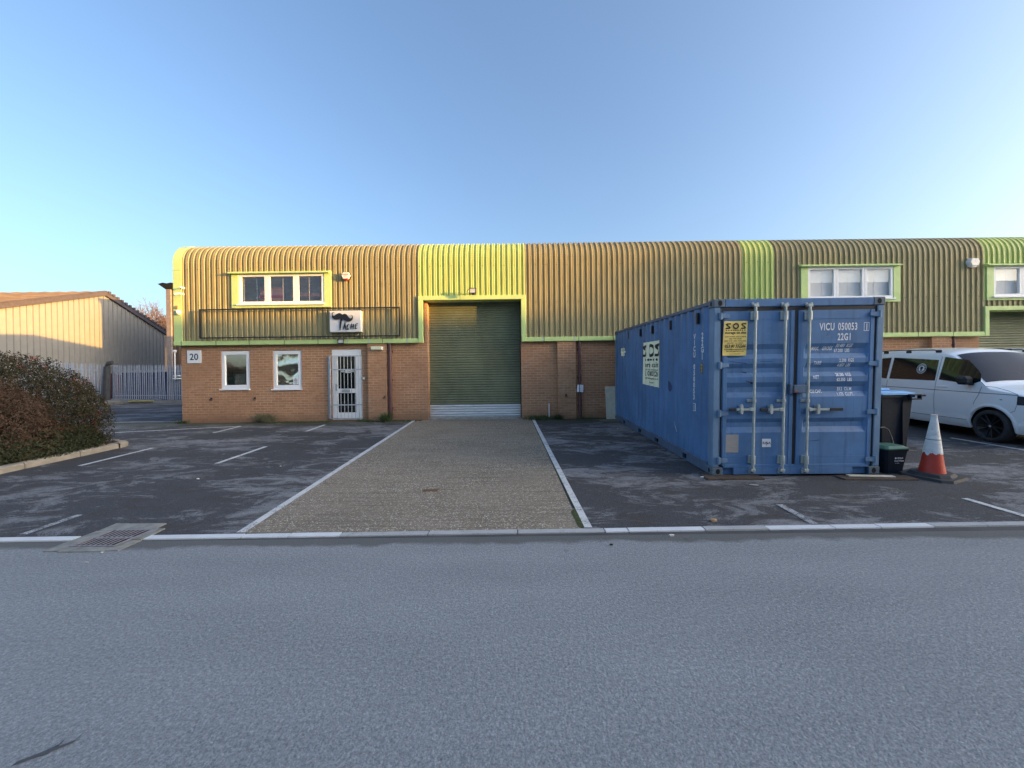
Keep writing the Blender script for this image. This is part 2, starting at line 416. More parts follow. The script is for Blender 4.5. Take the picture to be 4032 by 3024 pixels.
# kerb edging: flush blocks between road and yard, each painted or bare
cuts = [-9.2, -8.2, -7.3, -6.35, -5.45, -4.42, None, -3.72, -2.75, -2.28, -1.76, -.87, .04, .93, 1.17, 1.95, 2.6, 3.28, 3.75, 4.3, 4.85, 5.5, 5.95, 6.6, 7.3, 8.2, 9.1, 10]
wh = {-9.2, -8.2, -7.3, -6.35, -5.45, -3.72, -2.75, .93, 1.17, 2.6, 3.28, 3.75, 5.5, 5.95, -2.28, 7.3, 9.1}
for i in range(len(cuts)-1):
    a, b = cuts[i], cuts[i+1]
    if a is None or b is None: continue
    y0 = 4.02 + .0095*(a+5.2); y1 = 4.02+.0095*(b+5.2)
    mb = MB(); g = .006
    dz = random.uniform(-.003, .003)
    mb.add([(a+g, y0, -.1), (b-g, y1, -.1), (b-g, y1+.092, -.1), (a+g, y0+.092, -.1), (a+g, y0, .010+dz), (b-g, y1, .010+dz), (b-g, y1+.092, .012+dz), (a+g, y0+.092, .012+dz)],
           [(0, 1, 5, 4), (1, 2, 6, 5), (2, 3, 7, 6), (3, 0, 4, 7), (4, 5, 6, 7)])
    o = mb.build('kerb', M['kerbw'] if a in wh else M['kerbg']); tag(o, kind='structure')
def strip(p0, p1, wd, mat='line', off=.006, name='bay_line'):
    p0 = Vector(p0); p1 = Vector(p1); d = (p1-p0).normalized(); n = Vector((-d.y, d.x))*wd/2
    mb = MB(); N = max(2, int((p1-p0).length/.5)); vs = []
    for i in range(N+1):
        q = p0.lerp(p1, i/N)
        for sgn in (-1, 1):
            r = q+n*sgn; vs.append((r.x, r.y, zg(r.y)+off))
    mb.add(vs, [(2*i, 2*i+1, 2*i+3, 2*i+2) for i in range(N)])
    o = mb.build(name, M[mat]); tag(o, kind='structure'); return o
for a, b, m in [((-7.63, 7.10), (-7.65, 8.56), 'line'), ((-5.25, 7.14), (-5.25, 8.58), 'line'), ((-5.12, 4.20), (-5.10, 4.74), 'line_w'),
             ((-10.9, 10.5), (-7.74, 11.50), 'line'), ((-7.73, 11.47), (-7.72, 10.41), 'line'), ((-5.35, 10.48), (-5.38, 11.56), 'line'),
             ((3.17, 4.80), (3.15, 4.22), 'line_w'), ((5.52, 4.93), (5.54, 4.25), 'line'), ((9.36, 8.62), (9.44, 6.9), 'line'), ((-15.5, 12.5), (-10.2, 12.9), 'line'),
             ((-12.8, 16.5), (-22, 15.2), 'line_w'), ((-13.3, 14.6), (-19, 14.0), 'line_w')]:
    strip(a, b, .085, m)
strip((-2.97, 12.30), (-2.83, 4.17), .09, 'line', .009, 'driveway_line')
strip((.628, 12.05), (.775, 4.19), .085, 'line', .009, 'driveway_line')
# mossy joint beside the driveway
mb = MB(); N = 120; vs = []
for i in range(N+1):
    y = 4.2+(12.1-4.2)*i/N; x1 = .785-(y-4.19)*.0205-.048
    wl = .012+.025*mnoise.noise(Vector((0, y*1.7, 3)))+.02*mnoise.noise(Vector((9, y*6, 3)))+(.05 if y < 4.7 else 0)
    vs += [(x1-max(.006, wl), y, zg(y)+.007), (x1, y, zg(y)+.0105)]
mb.add(vs, [(2*i, 2*i+1, 2*i+3, 2*i+2) for i in range(N)])
tag(mb.build('moss_joint', M['moss']), 'strip of green moss in the joint beside the right driveway line', 'moss', kind='stuff')
# small brick cover set in the drive
bx, by = G(1695, 1932)
mb = MB(); mb.bbox(bx-.10, bx+.10, by-.045, by+.045, zg(by)-.02, zg(by)+.012, .004)
solo('cover_plate', mb, simple('cover_brown', (.14, .08, .045), .8), 'small brown cover plate set flush in the driveway concrete', 'cover plate')
# dark scuff on the road
mb = MB(); pts = [G(55, 3010), G(150, 2975), G(215, 2950), G(252, 2915)]
for (wd, k) in ((.022, 0), (.012, 1)):
    vs = []; P = [Vector((p[0]+k*.05, p[1]+k*.035)) for p in pts]
    for i, p in enumerate(P):
        wv = wd*(.4+random.random()*.9)
        vs += [(p.x, p.y-wv, .0025+k*.001), (p.x, p.y+wv, .0025+k*.001)]
    mb.add(vs, [(2*i, 2*i+1, 2*i+3, 2*i+2) for i in range(len(P)-1)])
tag(mb.build('tar_mark', simple('tar', (.085, .088, .092), .8, bump=.6, bscale=90)), kind='structure')

# ---- gully grate
def gz(y): return zg(y)
gr = thing('drain_grate', (-4.05, 4.06, 0), 'rusty iron gully grating in a cracked concrete surround across the kerb line', 'drain grate')
X0, X1, Y0, Y1 = -4.40, -3.70, 3.76, 4.45
gx0, gx1, gy0, gy1 = -4.23, -3.84, 3.86, 4.26
mb = MB()
def slab(x0, x1, y0, y1, z=.011):
    mb.cut()
    mb.add([(x0, y0, -.12), (x1, y0, -.12), (x1, y1, -.12), (x0, y1, -.12), (x0, y0, gz(y0)+z), (x1, y0, gz(y0)+z), (x1, y1, gz(y1)+z), (x0, y1, gz(y1)+z)],
           [(0, 1, 5, 4), (1, 2, 6, 5), (2, 3, 7, 6), (3, 0, 4, 7), (4, 5, 6, 7)])
slab(X0, gx0-.02, Y0, Y1-.2); slab(X0+.01, gx0-.02, Y1-.19, Y1); slab(gx1+.02, X1, Y0, 4.0); slab(gx1+.02, X1-.02, 4.02, 4.3); slab(gx0-.015, gx1+.015, gy1+.02, Y1-.01); slab(gx0-.015, gx1+.015, Y0-.02, gy0-.02)
mb.build('surround', simple('gully_concrete', (.25, .245, .22), .9, var=.3, scale=9, bump=.5, dirt=((.10, .10, .07), .55, .7)), gr)
mb = MB(); mb.add([(gx0-.02, gy0-.02, .0075), (gx1+.02, gy0-.02, .0075), (gx1+.02, 4.13, .0075), (gx0-.02, 4.13, .0075), (gx1+.02, gy1+.02, gz(gy1)+.0075), (gx0-.02, gy1+.02, gz(gy1)+.0075)], [(0, 1, 2, 3), (3, 2, 4, 5)]); mb.build('pit_shade_sheet', M['dark'], gr)  # flat black sheet painting the darkness between the bars, no real hole
mb = MB(); zt = .018
mb.box(gx0-.018, gx0, gy0-.018, gy1+.018, -.03, zt); mb.box(gx1, gx1+.018, gy0-.018, gy1+.018, -.03, zt)
mb.box(gx0, gx1, gy0-.018, gy0, -.03, zt+.0005); mb.box(gx0, gx1, gy1, gy1+.018, -.03, zt+.0005)
mb.box(gx0, gx1, (gy0+gy1)/2-.012, (gy0+gy1)/2+.012, -.03, zt+.001)
for i in range(1, 8):
    x = gx0+(gx1-gx0)*i/8
    for (a, b) in ((gy0, (gy0+gy1)/2-.012), ((gy0+gy1)/2+.012, gy1)):
        mb.box(x-.0085, x+.0085, a, b, zt-.004, zt-.001)
mb.build('grating', simple('rusty_iron', (.30, .27, .28), .6, .4, var=.3, scale=20), gr)

# ------------------------------------------------------------------ the terrace
YC, YB, YP, YS = 12.15, 12.27, 12.16, 12.55
ZF0, ZF1 = 2.725, 2.855          # fascia band
bld = thing('industrial_unit', (2, 12.3, .38), 'long brown brick industrial terrace with ribbed khaki and lime cladding and curved eaves', 'building')
PITCHX = .1585
PROF = [(0, -.040), (.054, -.040), (.068, 0), (.105, -.0035), (.142, 0), (.1585, -.040)]
def prof(x0, x1):
    k = math.floor(x0/PITCHX); pts = []
    def at(x):
        u = x - math.floor(x/PITCHX+1e-9)*PITCHX
        for (a, da), (b, db) in zip(PROF[:-1], PROF[1:]):
            if a-1e-9 <= u <= b+1e-9: return da+(db-da)*(u-a)/(b-a)
        return -.040
    pts.append((x0, at(x0)))
    while k*PITCHX < x1:
        for a, d in PROF[:-1]:
            x = k*PITCHX+a
            if x0+1e-4 < x < x1-1e-4: pts.append((x, d))
        k += 1
    pts.append((x1, at(x1))); return pts
RAD = .65; ZA = 5.215
def cpath(z0, z1, arc):
    P = [(YC, z0, 0., -1., 0.)]                                   # y, z, normal y, normal z(…), crimp
    if not arc: return P+[(YC, z1, -1., 0., 0.)] if False else [(YC, z0, -1., 0., 0.), (YC, z1, -1., 0., 0.)]
    P = [(YC, z0, -1., 0., 0.), (YC, ZA, -1., 0., 0.)]
    N = 30
    for i in range(1, N+1):
        t = math.pi/2*i/N
        P.append((YC+RAD-RAD*math.cos(t), ZA+RAD*math.sin(t), -math.cos(t), math.sin(t), -.0045 if (i % 2 and i < 24) else 0.))
    P += [(18.8, 6.42, -.09, .995, 0.), (24.6, 5.75, .11, .99, 0.)]
    return P
def clad(mb, x0, x1, z0, z1=None, mi=0, off=0.):
    pr = prof(x0, x1); pa = cpath(z0, z1, z1 is None); n = len(pr); vs = []
    for (y, z, ny, nz, cr) in pa:
        for (x, d) in pr:
            dd = d+off+(cr if d > -.01 else 0)
            vs.append((x, y+ny*dd, z+nz*dd))
    fs = [(j*n+i, j*n+i+1, (j+1)*n+i+1, (j+1)*n+i) for j in range(len(pa)-1) for i in range(n-1)]
    mb.add(vs, fs, mi)
XL = -9.89
GX0, GX1 = -2.785, .440
w1 = dict(x0=-8.377, x1=-5.389, z0=3.831, z1=4.919)
w2 = dict(x0=8.698, x1=11.68, z0=3.784, z1=4.924)
w3 = dict(x0=14.27, x1=17.26, z0=3.79, z1=4.886)
SX0, SX1 = 6.963, 7.912
D2 = 14.20
XR = 32.0
mb = MB()
e = .02
clad(mb, XL-.02, w1['x0']+e, ZF1-.02); clad(mb, w1['x0']+e, w1['x1']-e, ZF1-.02, w1['z0']+e); clad(mb, w1['x0']+e, w1['x1']-e, w1['z1']-e)
clad(mb, w1['x1']-e, GX0+.01, ZF1-.02)
clad(mb, GX1-.01, SX0, ZF1-.02); clad(mb, SX1, w2['x0']+e, ZF1-.02); clad(mb, w2['x0']+e, w2['x1']-e, ZF1-.02, w2['z0']+e)
clad(mb, w2['x0']+e, w2['x1']-e, w2['z1']-e); clad(mb, w2['x1']-e, D2, ZF1-.02)
clad(mb, D2, D2+3.3, 3.60, 3.80); clad(mb, D2+3.4, XR, ZF1-.02)
# screw heads on the crowns: pattern of the sheet
for zz, st in ((5.02, 2), (3.92, 2), (3.00, 2)):
    k = int((XL)/PITCHX)
    while k*PITCHX < 16:
        xx = k*PITCHX+.121; k += st
        if any(a['x0']-.05 < xx < a['x1']+.05 and a['z0']-.05 < zz < a['z1']+.05 for a in (w1, w2, w3)) or xx > 14.1: continue
        if GX0 < xx < GX1 and zz < 4.2: continue
        z_ = zz+random.uniform(-.015, .015)
        mb.box(xx-.009, xx+.009, YC-.007, YC+.01, z_-.009, z_+.009, 1)
mb.build('khaki_cladding', [M['khaki'], M['screw']], bld)
for nm, a, b, z in (('door', GX0+.01, GX1-.01, 4.10), ('strip', SX0, SX1, ZF1-.02)):
    mb = MB(); clad(mb, a, b, z, None, 0, .002); o = mb.build('lime_cladding', M['lime'], bld)
    o['label'] = 'lime cladding panel over the big shutter' if nm == 'door' else 'narrow pale lime cladding strip above the blue container'
mb = MB(); clad(mb, D2, w3['x0']+.03, 3.80, None, 0, .002); clad(mb, w3['x0']+.03, w3['x1'], w3['z1']-e, None, 0, .002); clad(mb, w3['x1'], D2+3.4, ZF1, None, 0, .002)
mb.build('lime_cladding', M['lime'], bld)['label'] = 'lime cladding above the right hand unit window'
# left end trim fin following the curve
mb = MB(); pa = cpath(ZF1-.03, None, True); vs = []
for (y, z, ny, nz, cr) in pa:
    for (x, d) in ((-10.133, .012), (-9.885, .012), (-9.885, -.03), (-10.133, -.05)):
        vs.append((x, y+ny*d, z+nz*d))
n = 4; mb.add(vs, [(j*n+i, j*n+(i+1) % n, (j+1)*n+(i+1) % n, (j+1)*n+i) for j in range(len(pa)-1) for i in range(n)])
mb.box(-10.134, -9.884, YC-.0135, YC-.01, 4.985, 4.991, 1)
mb.build('end_trim', [M['trim'], M['trim_join']], bld)
# fascia bands
mb = MB()
def fascia(x0, x1, joints, z0=ZF0, z1=ZF1):
    mb.bbox(x0, x1, YC-.035, YC+.10, z0, z1, .008, 0)
    for j in joints: mb.box(j-.008, j+.008, YC-.0365, YC, z0-.001, z1+.001, 1)
fascia(-10.137, GX0+.002, [-9.90, -8.86+.0, -7.86, -6.81, -5.80, -3.87], ZF0, ZF1)
mb.cut(); fascia(GX1-.002, D2+.002, [.98, 2.02, 3.05, 6.3, 7.4, 8.5, 9.6, 10.98, 12.2, 13.25])
mb.build('fascia_band', [M['trim'], M['trim_join']], bld)
mb = MB()
for x in (-4.92, -4.28, -3.13, .95, 1.9): mb.cut(); mb.box(x-.012, x+.012, YC-.0375, YC-.02, ZF0-.004, ZF1+.006)
mb.build('fascia_clips', M['galv'], bld)
# garage surround
mb = MB()
def surround(x0, x1, zt, zi, leg=.14):
    mb.bbox(x0, x1, YC-.045, YC+.02, zi, zt, .006, 0)
    mb.bbox(x0+.001, x0+leg, YC-.046, YC+.02, ZF0, zi-.002, .006, 0); mb.bbox(x1-leg, x1-.001, YC-.046, YC+.02, ZF0, zi-.002, .006, 0)
    mb.box(x0+leg+.001, x1-leg-.001, YC+.022, YS-.02, zi+.004, zi+.03, 0)          # soffit
    mb.box(x0+(x1-x0)*.39, x0+(x1-x0)*.39+.006, YC-.0465, YC-.04, zi, zt, 1)
surround(GX0, GX1, 4.125, 3.995)
mb.cut(); surround(D2, D2+3.4, 3.615, 3.49, .125)
mb.build('door_surround', [M['trim'], M['trim_join']], bld)
# brick walls with openings
def wall(mb, x0, x1, z0, z1, y0, y1, holes):
    xs = sorted({x0, x1, *[h[0] for h in holes], *[h[1] for h in holes]}); 
    for a, b in zip(xs[:-1], xs[1:]):
        hs = sorted([(h[2], h[3]) for h in holes if h[0] <= a+1e-6 and h[1] >= b-1e-6]); z = z0
        for h0, h1 in hs:
            if h0 > z: mb.box(a, b, y0, y1, z, h0)
            z = max(z, h1)
        if z < z1: mb.box(a, b, y0, y1, z, z1)
L1 = (-8.841, -7.961, 1.365, 2.569); L2 = (-7.265, -6.385, 1.345, 2.565); DR = (-5.469, -4.569, .425, 2.566)
mb = MB()
wall(mb, -10.03, -2.64, .2, 2.80, YB, YB+.24, [L1, L2, DR])
mb.box(.285, 14.20, YB, YB+.24, .2, 2.80)
mb.box(-2.64, -2.55, YB, YS+.2, .19, 3.95); mb.box(.285-.0, .5, YS-.02, YS+.2, .19, 3.98)
mb.box(17.5, XR, YB, YB+.24, .2, 2.80)
mb.box(-10.028, -9.80, YB+.24, 24.5, .2, 2.95)
o = mb.build('brick_wall', M['brick'], bld)
for (a, b) in ((1449, 1524), (2196, 2268), (3670, 3745)):
    xa, _ = F(a, 1500, YP); xb, _ = F(b, 1500, YP)
    mb = MB(); mb.box(xa, xb, YP, YB+.01, .2, ZF0+.04); mb.build('brick_pilaster', M['brick'], bld)
# upper carcass, end wall, back wall, ceiling void
mb = MB()
mb.prism([(12.3, 2.82), (12.3, 5.2), (12.9, 5.80), (18.8, 6.38), (24.5, 5.7), (24.5, 2.9)], 'x', -10.06, -9.99)
mb.box(-10.0, XR, 24.4, 24.6, .3, 5.7); mb.box(XR-.1, XR, 12.3, 24.5, .3, 5.8)
mb.box(-10, GX0, YC+.03, YB+.25, 2.81, 2.84); mb.box(GX1, D2, YC+.03, YB+.25, 2.81, 2.84)
mb.build('end_wall', M['khaki'], bld)
mb = MB(); mb.box(-9.79, -2.7, 13.2, 13.3, .3, 5.6); mb.cut(); mb.box(.4, XR-.1, 15.5, 15.6, .3, 5.8); mb.cut(); mb.box(-2.6, .5, 12.9, 13.0, .3, 5.6); mb.cut(); mb.box(-9.8, XR-.2, 13.3, 15.4, 2.9, 3.0)
mb.build('inner_wall', M['wall_in'], bld)
# roller shutters
def shutter(x0, x1, zb, zt, nb):
    t = thing_part = None
    mb = MB(); p = .0765; k = int((zt-zb)/p)
    for i in range(k):
        za = zb+i*p; n = 7; vs = []
        for j in range(n+1):
            u = j/n; d = -.016*math.sin(math.pi*min(1, u/.86)) if u < .86 else .006
            for x in (x0, x1): vs.append((x, YS+d, za+u*p))
        mb.add(vs, [(2*j, 2*j+1, 2*j+3, 2*j+2) for j in range(n)], 1 if i < nb else 0, True)
    return mb
M['shut'] = simple('shutter_green', (.155, .170, .100), .45, .15, var=.22, scale=1.6, dirt=((.24, .27, .18), .58, .5), stretch=(1, 1, .6))
M['shutg'] = simple('shutter_bare', (.60, .61, .61), .4, .3, var=.2, scale=4, dirt=((.25, .25, .24), .6, .5), stretch=(.4, 1, 3))
s1 = shutter(-2.62, .30, .445, 4.10, 5).build('roller_shutter', [M['shut'], M['shutg']], bld)
s1['label'] = 'green roller shutter with bare metal bottom slats'
shutter(D2+.02, D2+3.4, .445, 3.60, 0).build('roller_shutter', [M['shut'], M['shutg']], bld)['label'] = 'green roller shutter behind the white van'
mb = MB(); mb.bbox(-2.60, .29, YS-.022, YS+.01, .43, .49, .004); mb.build('bottom_rail', M['steel'], s1)
mb = MB(); mb.box(-2.64, -2.575, YS-.03, YS+.03, .43, 3.97); mb.cut(); mb.box(.26, .284, YS-.03, YS+.03, .43, 3.97); mb.build('guide_rail', M['black'], s1)
mb = MB(); mb.bbox(-2.68, .33, 12.36, YS+.1, .2, .428, .01); mb.build('threshold', M['conc'], bld)

# ---- framed windows
def frame_rect(mb, x0, x1, z0, z1, y0, y1, w, mi=0):
    mb.bbox(x0, x1, y0, y1, z1-w, z1, .004, mi); mb.bbox(x0, x1, y0, y1, z0, z0+w, .004, mi)
    mb.bbox(x0, x0+w, y0+.001, y1, z0+w, z1-w, .004, mi); mb.bbox(x1-w, x1, y0+.001, y1, z0+w, z1-w, .004, mi)
def upper_window(W, hood, blinds, nm, dz=.044):
    x0, x1, z0, z1 = W['x0'], W['x1'], W['z0'], W['z1']
    mb = MB(); wl, wb, wt = .21, .10, .07
    mb.bbox(x0, x0+wl, YC-.03, YC+.02, z0, z1, .004); mb.bbox(x1-wl, x1, YC-.03, YC+.02, z0, z1, .004)
    mb.bbox(x0+wl, x1-wl, YC-.029, YC+.02, z0, z0+wb, .004); mb.bbox(x0+wl, x1-wl, YC-.029, YC+.02, z1-wt, z1, .004)
    fl = mb.build('window', M['trim'], bld); fl['label'] = nm
    mb = MB()
    mb.add([(x0-.05, YC-.13, z1-.045), (x1-.02, YC-.13, z1-.045), (x1-.02, YC, z1+.005), (x0-.05, YC, z1+.005), (x0-.05, YC-.13, z1-.075), (x1-.02, YC-.13, z1-.075), (x1-.02, YC, z1-.072), (x0-.05, YC, z1-.072)],
           [(0, 1, 2, 3), (4, 5, 1, 0), (5, 6, 2, 1), (7, 4, 0, 3), (7, 6, 5, 4)]); mb.build('hood', M['trim'], fl)
    fx0, fx1, fz0, fz1 = x0+wl, x1-wl, z0+wb, z1-wt-.005
    mb = MB(); mb.bbox(fx0-.05, fx1+.03, YC-.075, YC+.03, fz0-.03, fz0+.012, .004)
    n = 3; wd = (fx1-fx0)/n
    for i in range(n): frame_rect(mb, fx0+i*wd+.003, fx0+(i+1)*wd-.003, fz0+.014, fz1, YC-.018, YC+.05, .075)
    mb.build('frame', M['upvc'], fl)
    mb = MB()
    for i in range(n): mb.add([(fx0+i*wd+.07, YC+.02, fz0+.08), (fx0+(i+1)*wd-.07, YC+.02, fz0+.08), (fx0+(i+1)*wd-.07, YC+.02, fz1-.07), (fx0+i*wd+.07, YC+.02, fz1-.07)], [(0, 1, 2, 3)])
    mb.build('pane', M['glass'], fl)
    mb = MB(); zz = fz1-.09
    while zz > fz0+.07:
        a = blinds
        mb.add([(fx0+.02, YC+.085, zz-.018*math.sin(a)), (fx1-.02, YC+.085, zz-.018*math.sin(a)), (fx1-.02, YC+.085+.036*math.cos(a), zz+.018*math.sin(a)), (fx0+.02, YC+.085+.036*math.cos(a), zz+.018*math.sin(a))], [(0, 1, 2, 3)])
        zz -= dz
    for i in range(7):
        xx = fx0+.1+i*(fx1-fx0-.2)/6; mb.box(xx-.004, xx+.004, YC+.08, YC+.083, fz0+.05, fz1-.08)
    mb.build('blind', M['blind'], fl)
    return fl, fx0, fx1, fz0, fz1
f1 = upper_window(w1, 1, .12, 'upper window of unit 20 with open blinds and pink and red boards behind')
f2 = upper_window(w2, 1, 1.35, 'upper window above the blue container with white closed blinds', .031)
f3 = upper_window(w3, 1, 1.35, 'upper window at the right edge with closed blinds', .031)
# room behind the first upper window
mb = MB(); mb.box(-8.0, -7.25, 12.9, 12.95, 4.0, 4.62, 0); mb.cut(); mb.box(-7.0, -6.1, 12.9, 12.95, 4.32, 4.42, 0); mb.cut(); mb.box(-8.0, -7.25, 12.86, 12.89, 4.28, 4.36, 1); mb.cut(); mb.box(-6.0, -5.6, 12.8, 12.85, 4.02, 4.5, 0)
mb.build('room_board', [M['wall_pink'], M['wall_red']], bld)
# lower windows
def low_window(L, nm):
    x0, x1, z0, z1 = L
    mb = MB(); frame_rect(mb, x0+.004, x1-.004, z0+.045, z1-.012, YB+.03, YB+.10, .05); frame_rect(mb, x0+.054, x1-.054, z0+.097, z1-.062, YB+.018, YB+.09, .062)
    fr = mb.build('window', M['upvc'], bld); fr['label'] = nm
    mb = MB(); mb.bbox(x0-.035, x1+.012, YB-.045, YB+.10, z0+.002, z0+.042, .005); mb.build('sill', M['upvc'], fr)
    mb = MB(); a, b, c, d = x0+.11, x1-.11, z0+.155, z1-.12
    mb.add([(a, YB+.055, c), (b, YB+.055, c), (b, YB+.055, d), (a, YB+.055, d)], [(0, 1, 2, 3)]); mb.build('pane', M['glass2'], fr)
    return fr
fr1 = low_window(L1, 'left lower window with a white box and blue green leaves behind the glass')
fr2 = low_window(L2, 'right lower window with crumpled reflective film and a warning notice')
# film behind the right pane
fm = NB('reflective_film'); pp = fm.geo(); fm.bump(fm.noise(pp, 1.5, 2, .4, 1.6), .30, .10); M['film'] = fm.fin((.82, .84, .80), .09, .95)
a, b, c, d = L2[0]+.12, L2[1]-.12, L2[2]+.16, L2[3]-.13
mb = MB(); N = 24; vs = []
for j in range(N+1):
    for i in range(N+1):
        x = a+(b-a)*i/N; z = c+(d-c)*j/N
        vs.append((x, YB+.047+.006*mnoise.noise(Vector((x*4, z*4, 0))), z))
mb.add(vs, [(j*(N+1)+i, j*(N+1)+i+1, (j+1)*(N+1)+i+1, (j+1)*(N+1)+i) for j in range(N) for i in range(N)], 0, True)
mb.build('film', M['film'], fr2)
# notice in the window
nx, nz = F(1164, 1500, YB+.03)
mb = MB(); mb.box(nx-.075, nx+.075, YB+.028, YB+.030, nz-.10, nz+.10, 0)
mb.add([(nx-.055, YB+.026, nz+.01), (nx+.055, YB+.026, nz+.01), (nx, YB+.026, nz+.085), (nx-.038, YB+.026, nz+.02), (nx+.038, YB+.026, nz+.02), (nx, YB+.026, nz+.07)], [(0, 1, 4, 3), (1, 2, 5, 4), (2, 0, 3, 5)], 1)
mb.box(nx-.006, nx+.006, YB+.0255, YB+.0262, nz+.027, nz+.052, 1)
for i, wd in enumerate((.05, .055, .04)): mb.box(nx-wd, nx+wd, YB+.0255, YB+.0265, nz-.02-i*.028, nz-.012-i*.028, 1)
mb.build('notice', [M['white'], M['letter']], fr2)
# things behind the left lower pane
mb = MB(); mb.bbox(-8.53, -8.14, 12.42, 12.62, 1.42, 1.86, .02); solo('storage_box', mb, simple('cream_box', (.62, .62, .56), .6), 'plain cream box standing on the sill inside the left lower window', 'box')
mb = MB()
for i in range(60):
    bx_ = random.uniform(-8.72, -8.55) if i < 45 else random.uniform(-8.13, -8.08); lean = random.uniform(-.12, .12); h = random.uniform(.25, .55); y = random.uniform(12.42, 12.5); wd = random.uniform(.008, .016)
    mb.add([(bx_-wd, y, 1.43), (bx_+wd, y, 1.43), (bx_+lean*.5+wd, y, 1.43+h*.6), (bx_+lean*.5-wd, y, 1.43+h*.6), (bx_+lean, y, 1.43+h)], [(0, 1, 2, 3), (3, 2, 4)])
solo('potted_leaves', mb, simple('bluegreen_leaf', (.05, .17, .19), .5), 'spiky blue green leaves beside the box inside the left lower window', 'plant')
# ---- door
x0, x1, z0, z1 = DR
mb = MB(); frame_rect(mb, x0+.003, x1-.003, z0+.004, z1-.004, YB+.015, YB+.09, .085)
dr = mb.build('entrance_door', M['upvc'], bld)
mb = MB(); lx0, lx1, lz0, lz1 = x0+.092, x1-.092, z0+.03, z1-.092
mb.bbox(lx0, lx1, YB+.004, YB+.07, lz0, lz0+.19, .004); mb.bbox(lx0, lx1, YB+.004, YB+.07, lz1-.10, lz1, .004)
mb.bbox(lx0, lx0+.085, YB+.005, YB+.07, lz0+.19, lz1-.10, .004); mb.bbox(lx1-.085, lx1, YB+.005, YB+.07, lz0+.19, lz1-.10, .004)
zm0 = F(1360, 1546, YB)[1]; zm1 = F(1360, 1532, YB)[1]
mb.bbox(lx0+.085, lx1-.085, YB+.006, YB+.07, zm0-.01, zm1+.01, .004)
leaf = mb.build('door_leaf', M['upvc'], dr)
mb = MB(); mb.add([(lx0+.07, YB+.04, lz0+.15), (lx1-.07, YB+.04, lz0+.15), (lx1-.07, YB+.04, lz1-.08), (lx0+.07, YB+.04, lz1-.08)], [(0, 1, 2, 3)]); mb.build('pane', M['glass_dk'], dr)
mb = MB(); mb.bbox(lx0+.20, lx0+.45, YB-.004, YB+.01, zm0+.01, zm1-.01, .003); mb.build('letterbox', M['steel'], dr)
mb = MB(); hx = lx0+.035; mb.bbox(hx-.016, hx+.016, YB-.012, YB+.006, 1.31, 1.52, .004); mb.tube([(hx, YB-.03, 1.46), (hx+.10, YB-.035, 1.46)], .009, 8); mb.build('handle', M['steel'], dr)
# arrows notices on the glass
mb = MB(); xx, zz = F(1368, 1461, YB); mb.box(xx-.085, xx+.085, YB+.034, YB+.036, zz-.055, zz+.06, 0); mb.box(xx-.20, xx-.105, YB+.034, YB+.036, zz-.03, zz+.02, 0); mb.box(xx+.105, xx+.185, YB+.034, YB+.036, zz-.03, zz+.02, 0)
for cx in (xx-.15, xx+.04, xx+.145): mb.box(cx-.03, cx+.02, YB+.031, YB+.0335, zz-.008, zz+.0, 1); mb.prism([(cx+.02, zz-.018), (cx+.036, zz-.004), (cx+.02, zz+.010)], 'y', YB+.031, YB+.0335, 1)
mb.build('door_notice', [M['white'], M['letter']], dr)
# ---- steel security gate
sg = thing('security_gate', (-5.0, YB-.06, .43), 'galvanised steel bar gate closed across the white entrance door', 'security gate')
ox, oz = 1240, 1340; sc = .205
def Dg(u, v, Y=YB-.07): return F(ox+u*sc, oz+v*sc, Y)
yb = YB-.07
zt = Dg(600, 300)[1]; zb_ = Dg(600, 1500)[1]
xs = [Dg(u, 700)[0] for u in (295, 352, 424, 495, 563, 631, 701, 772, 842, 903)]
mb = MB()
for z in (zt, Dg(600, 560)[1], Dg(600, 1240)[1], zb_): mb.cut(); mb.box(xs[0], xs[-1]+.0, yb-.004, yb+.004, z-.014, z+.014)
mb.build('cross_bar', M['galv'], sg)
for x in xs:
    mb = MB(); mb.tube([(x, yb-.002, zb_-.01), (x, yb-.002, zt)], .0085 if x != xs[0] else .013, 8); mb.build('bar', M['galv'], sg)
mb = MB(); pa_ = Dg(236, 700)[0]; pb_ = Dg(285, 700)[0]
mb.box(pa_, pb_, YB-.012, YB-.002, zb_, zt); mb.box(pb_-.008, pb_, yb-.01, YB-.012, zb_, zt)
post = mb.build('hinge_post', M['galv'], sg)
mb = MB()
for v in (330, 560, 765, 915, 1040, 1230, 1400): mb.cut(); mb.tube([((pa_+pb_)/2+.0, YB-.012, Dg(260, v)[1]), ((pa_+pb_)/2, YB-.022, Dg(260, v)[1])], .014, 8)
mb.build('bolt', M['steel'], post)
mb = MB(); lx, lz = Dg(925, 735); mb.bbox(lx-.055, lx+.04, yb-.02, YB-.004, lz-.035, lz+.05, .008); mb.bbox(lx-.03, lx+.03, yb-.05, yb-.02, lz-.03, lz+.02, .008)
mb.tube([(lx-.018, yb-.035, lz+.02), (lx-.018, yb-.035, lz+.05), (lx, yb-.035, lz+.062), (lx+.018, yb-.035, lz+.05), (lx+.018, yb-.035, lz+.02)], .005, 6)
mb.build('padlock', M['steel'], sg)
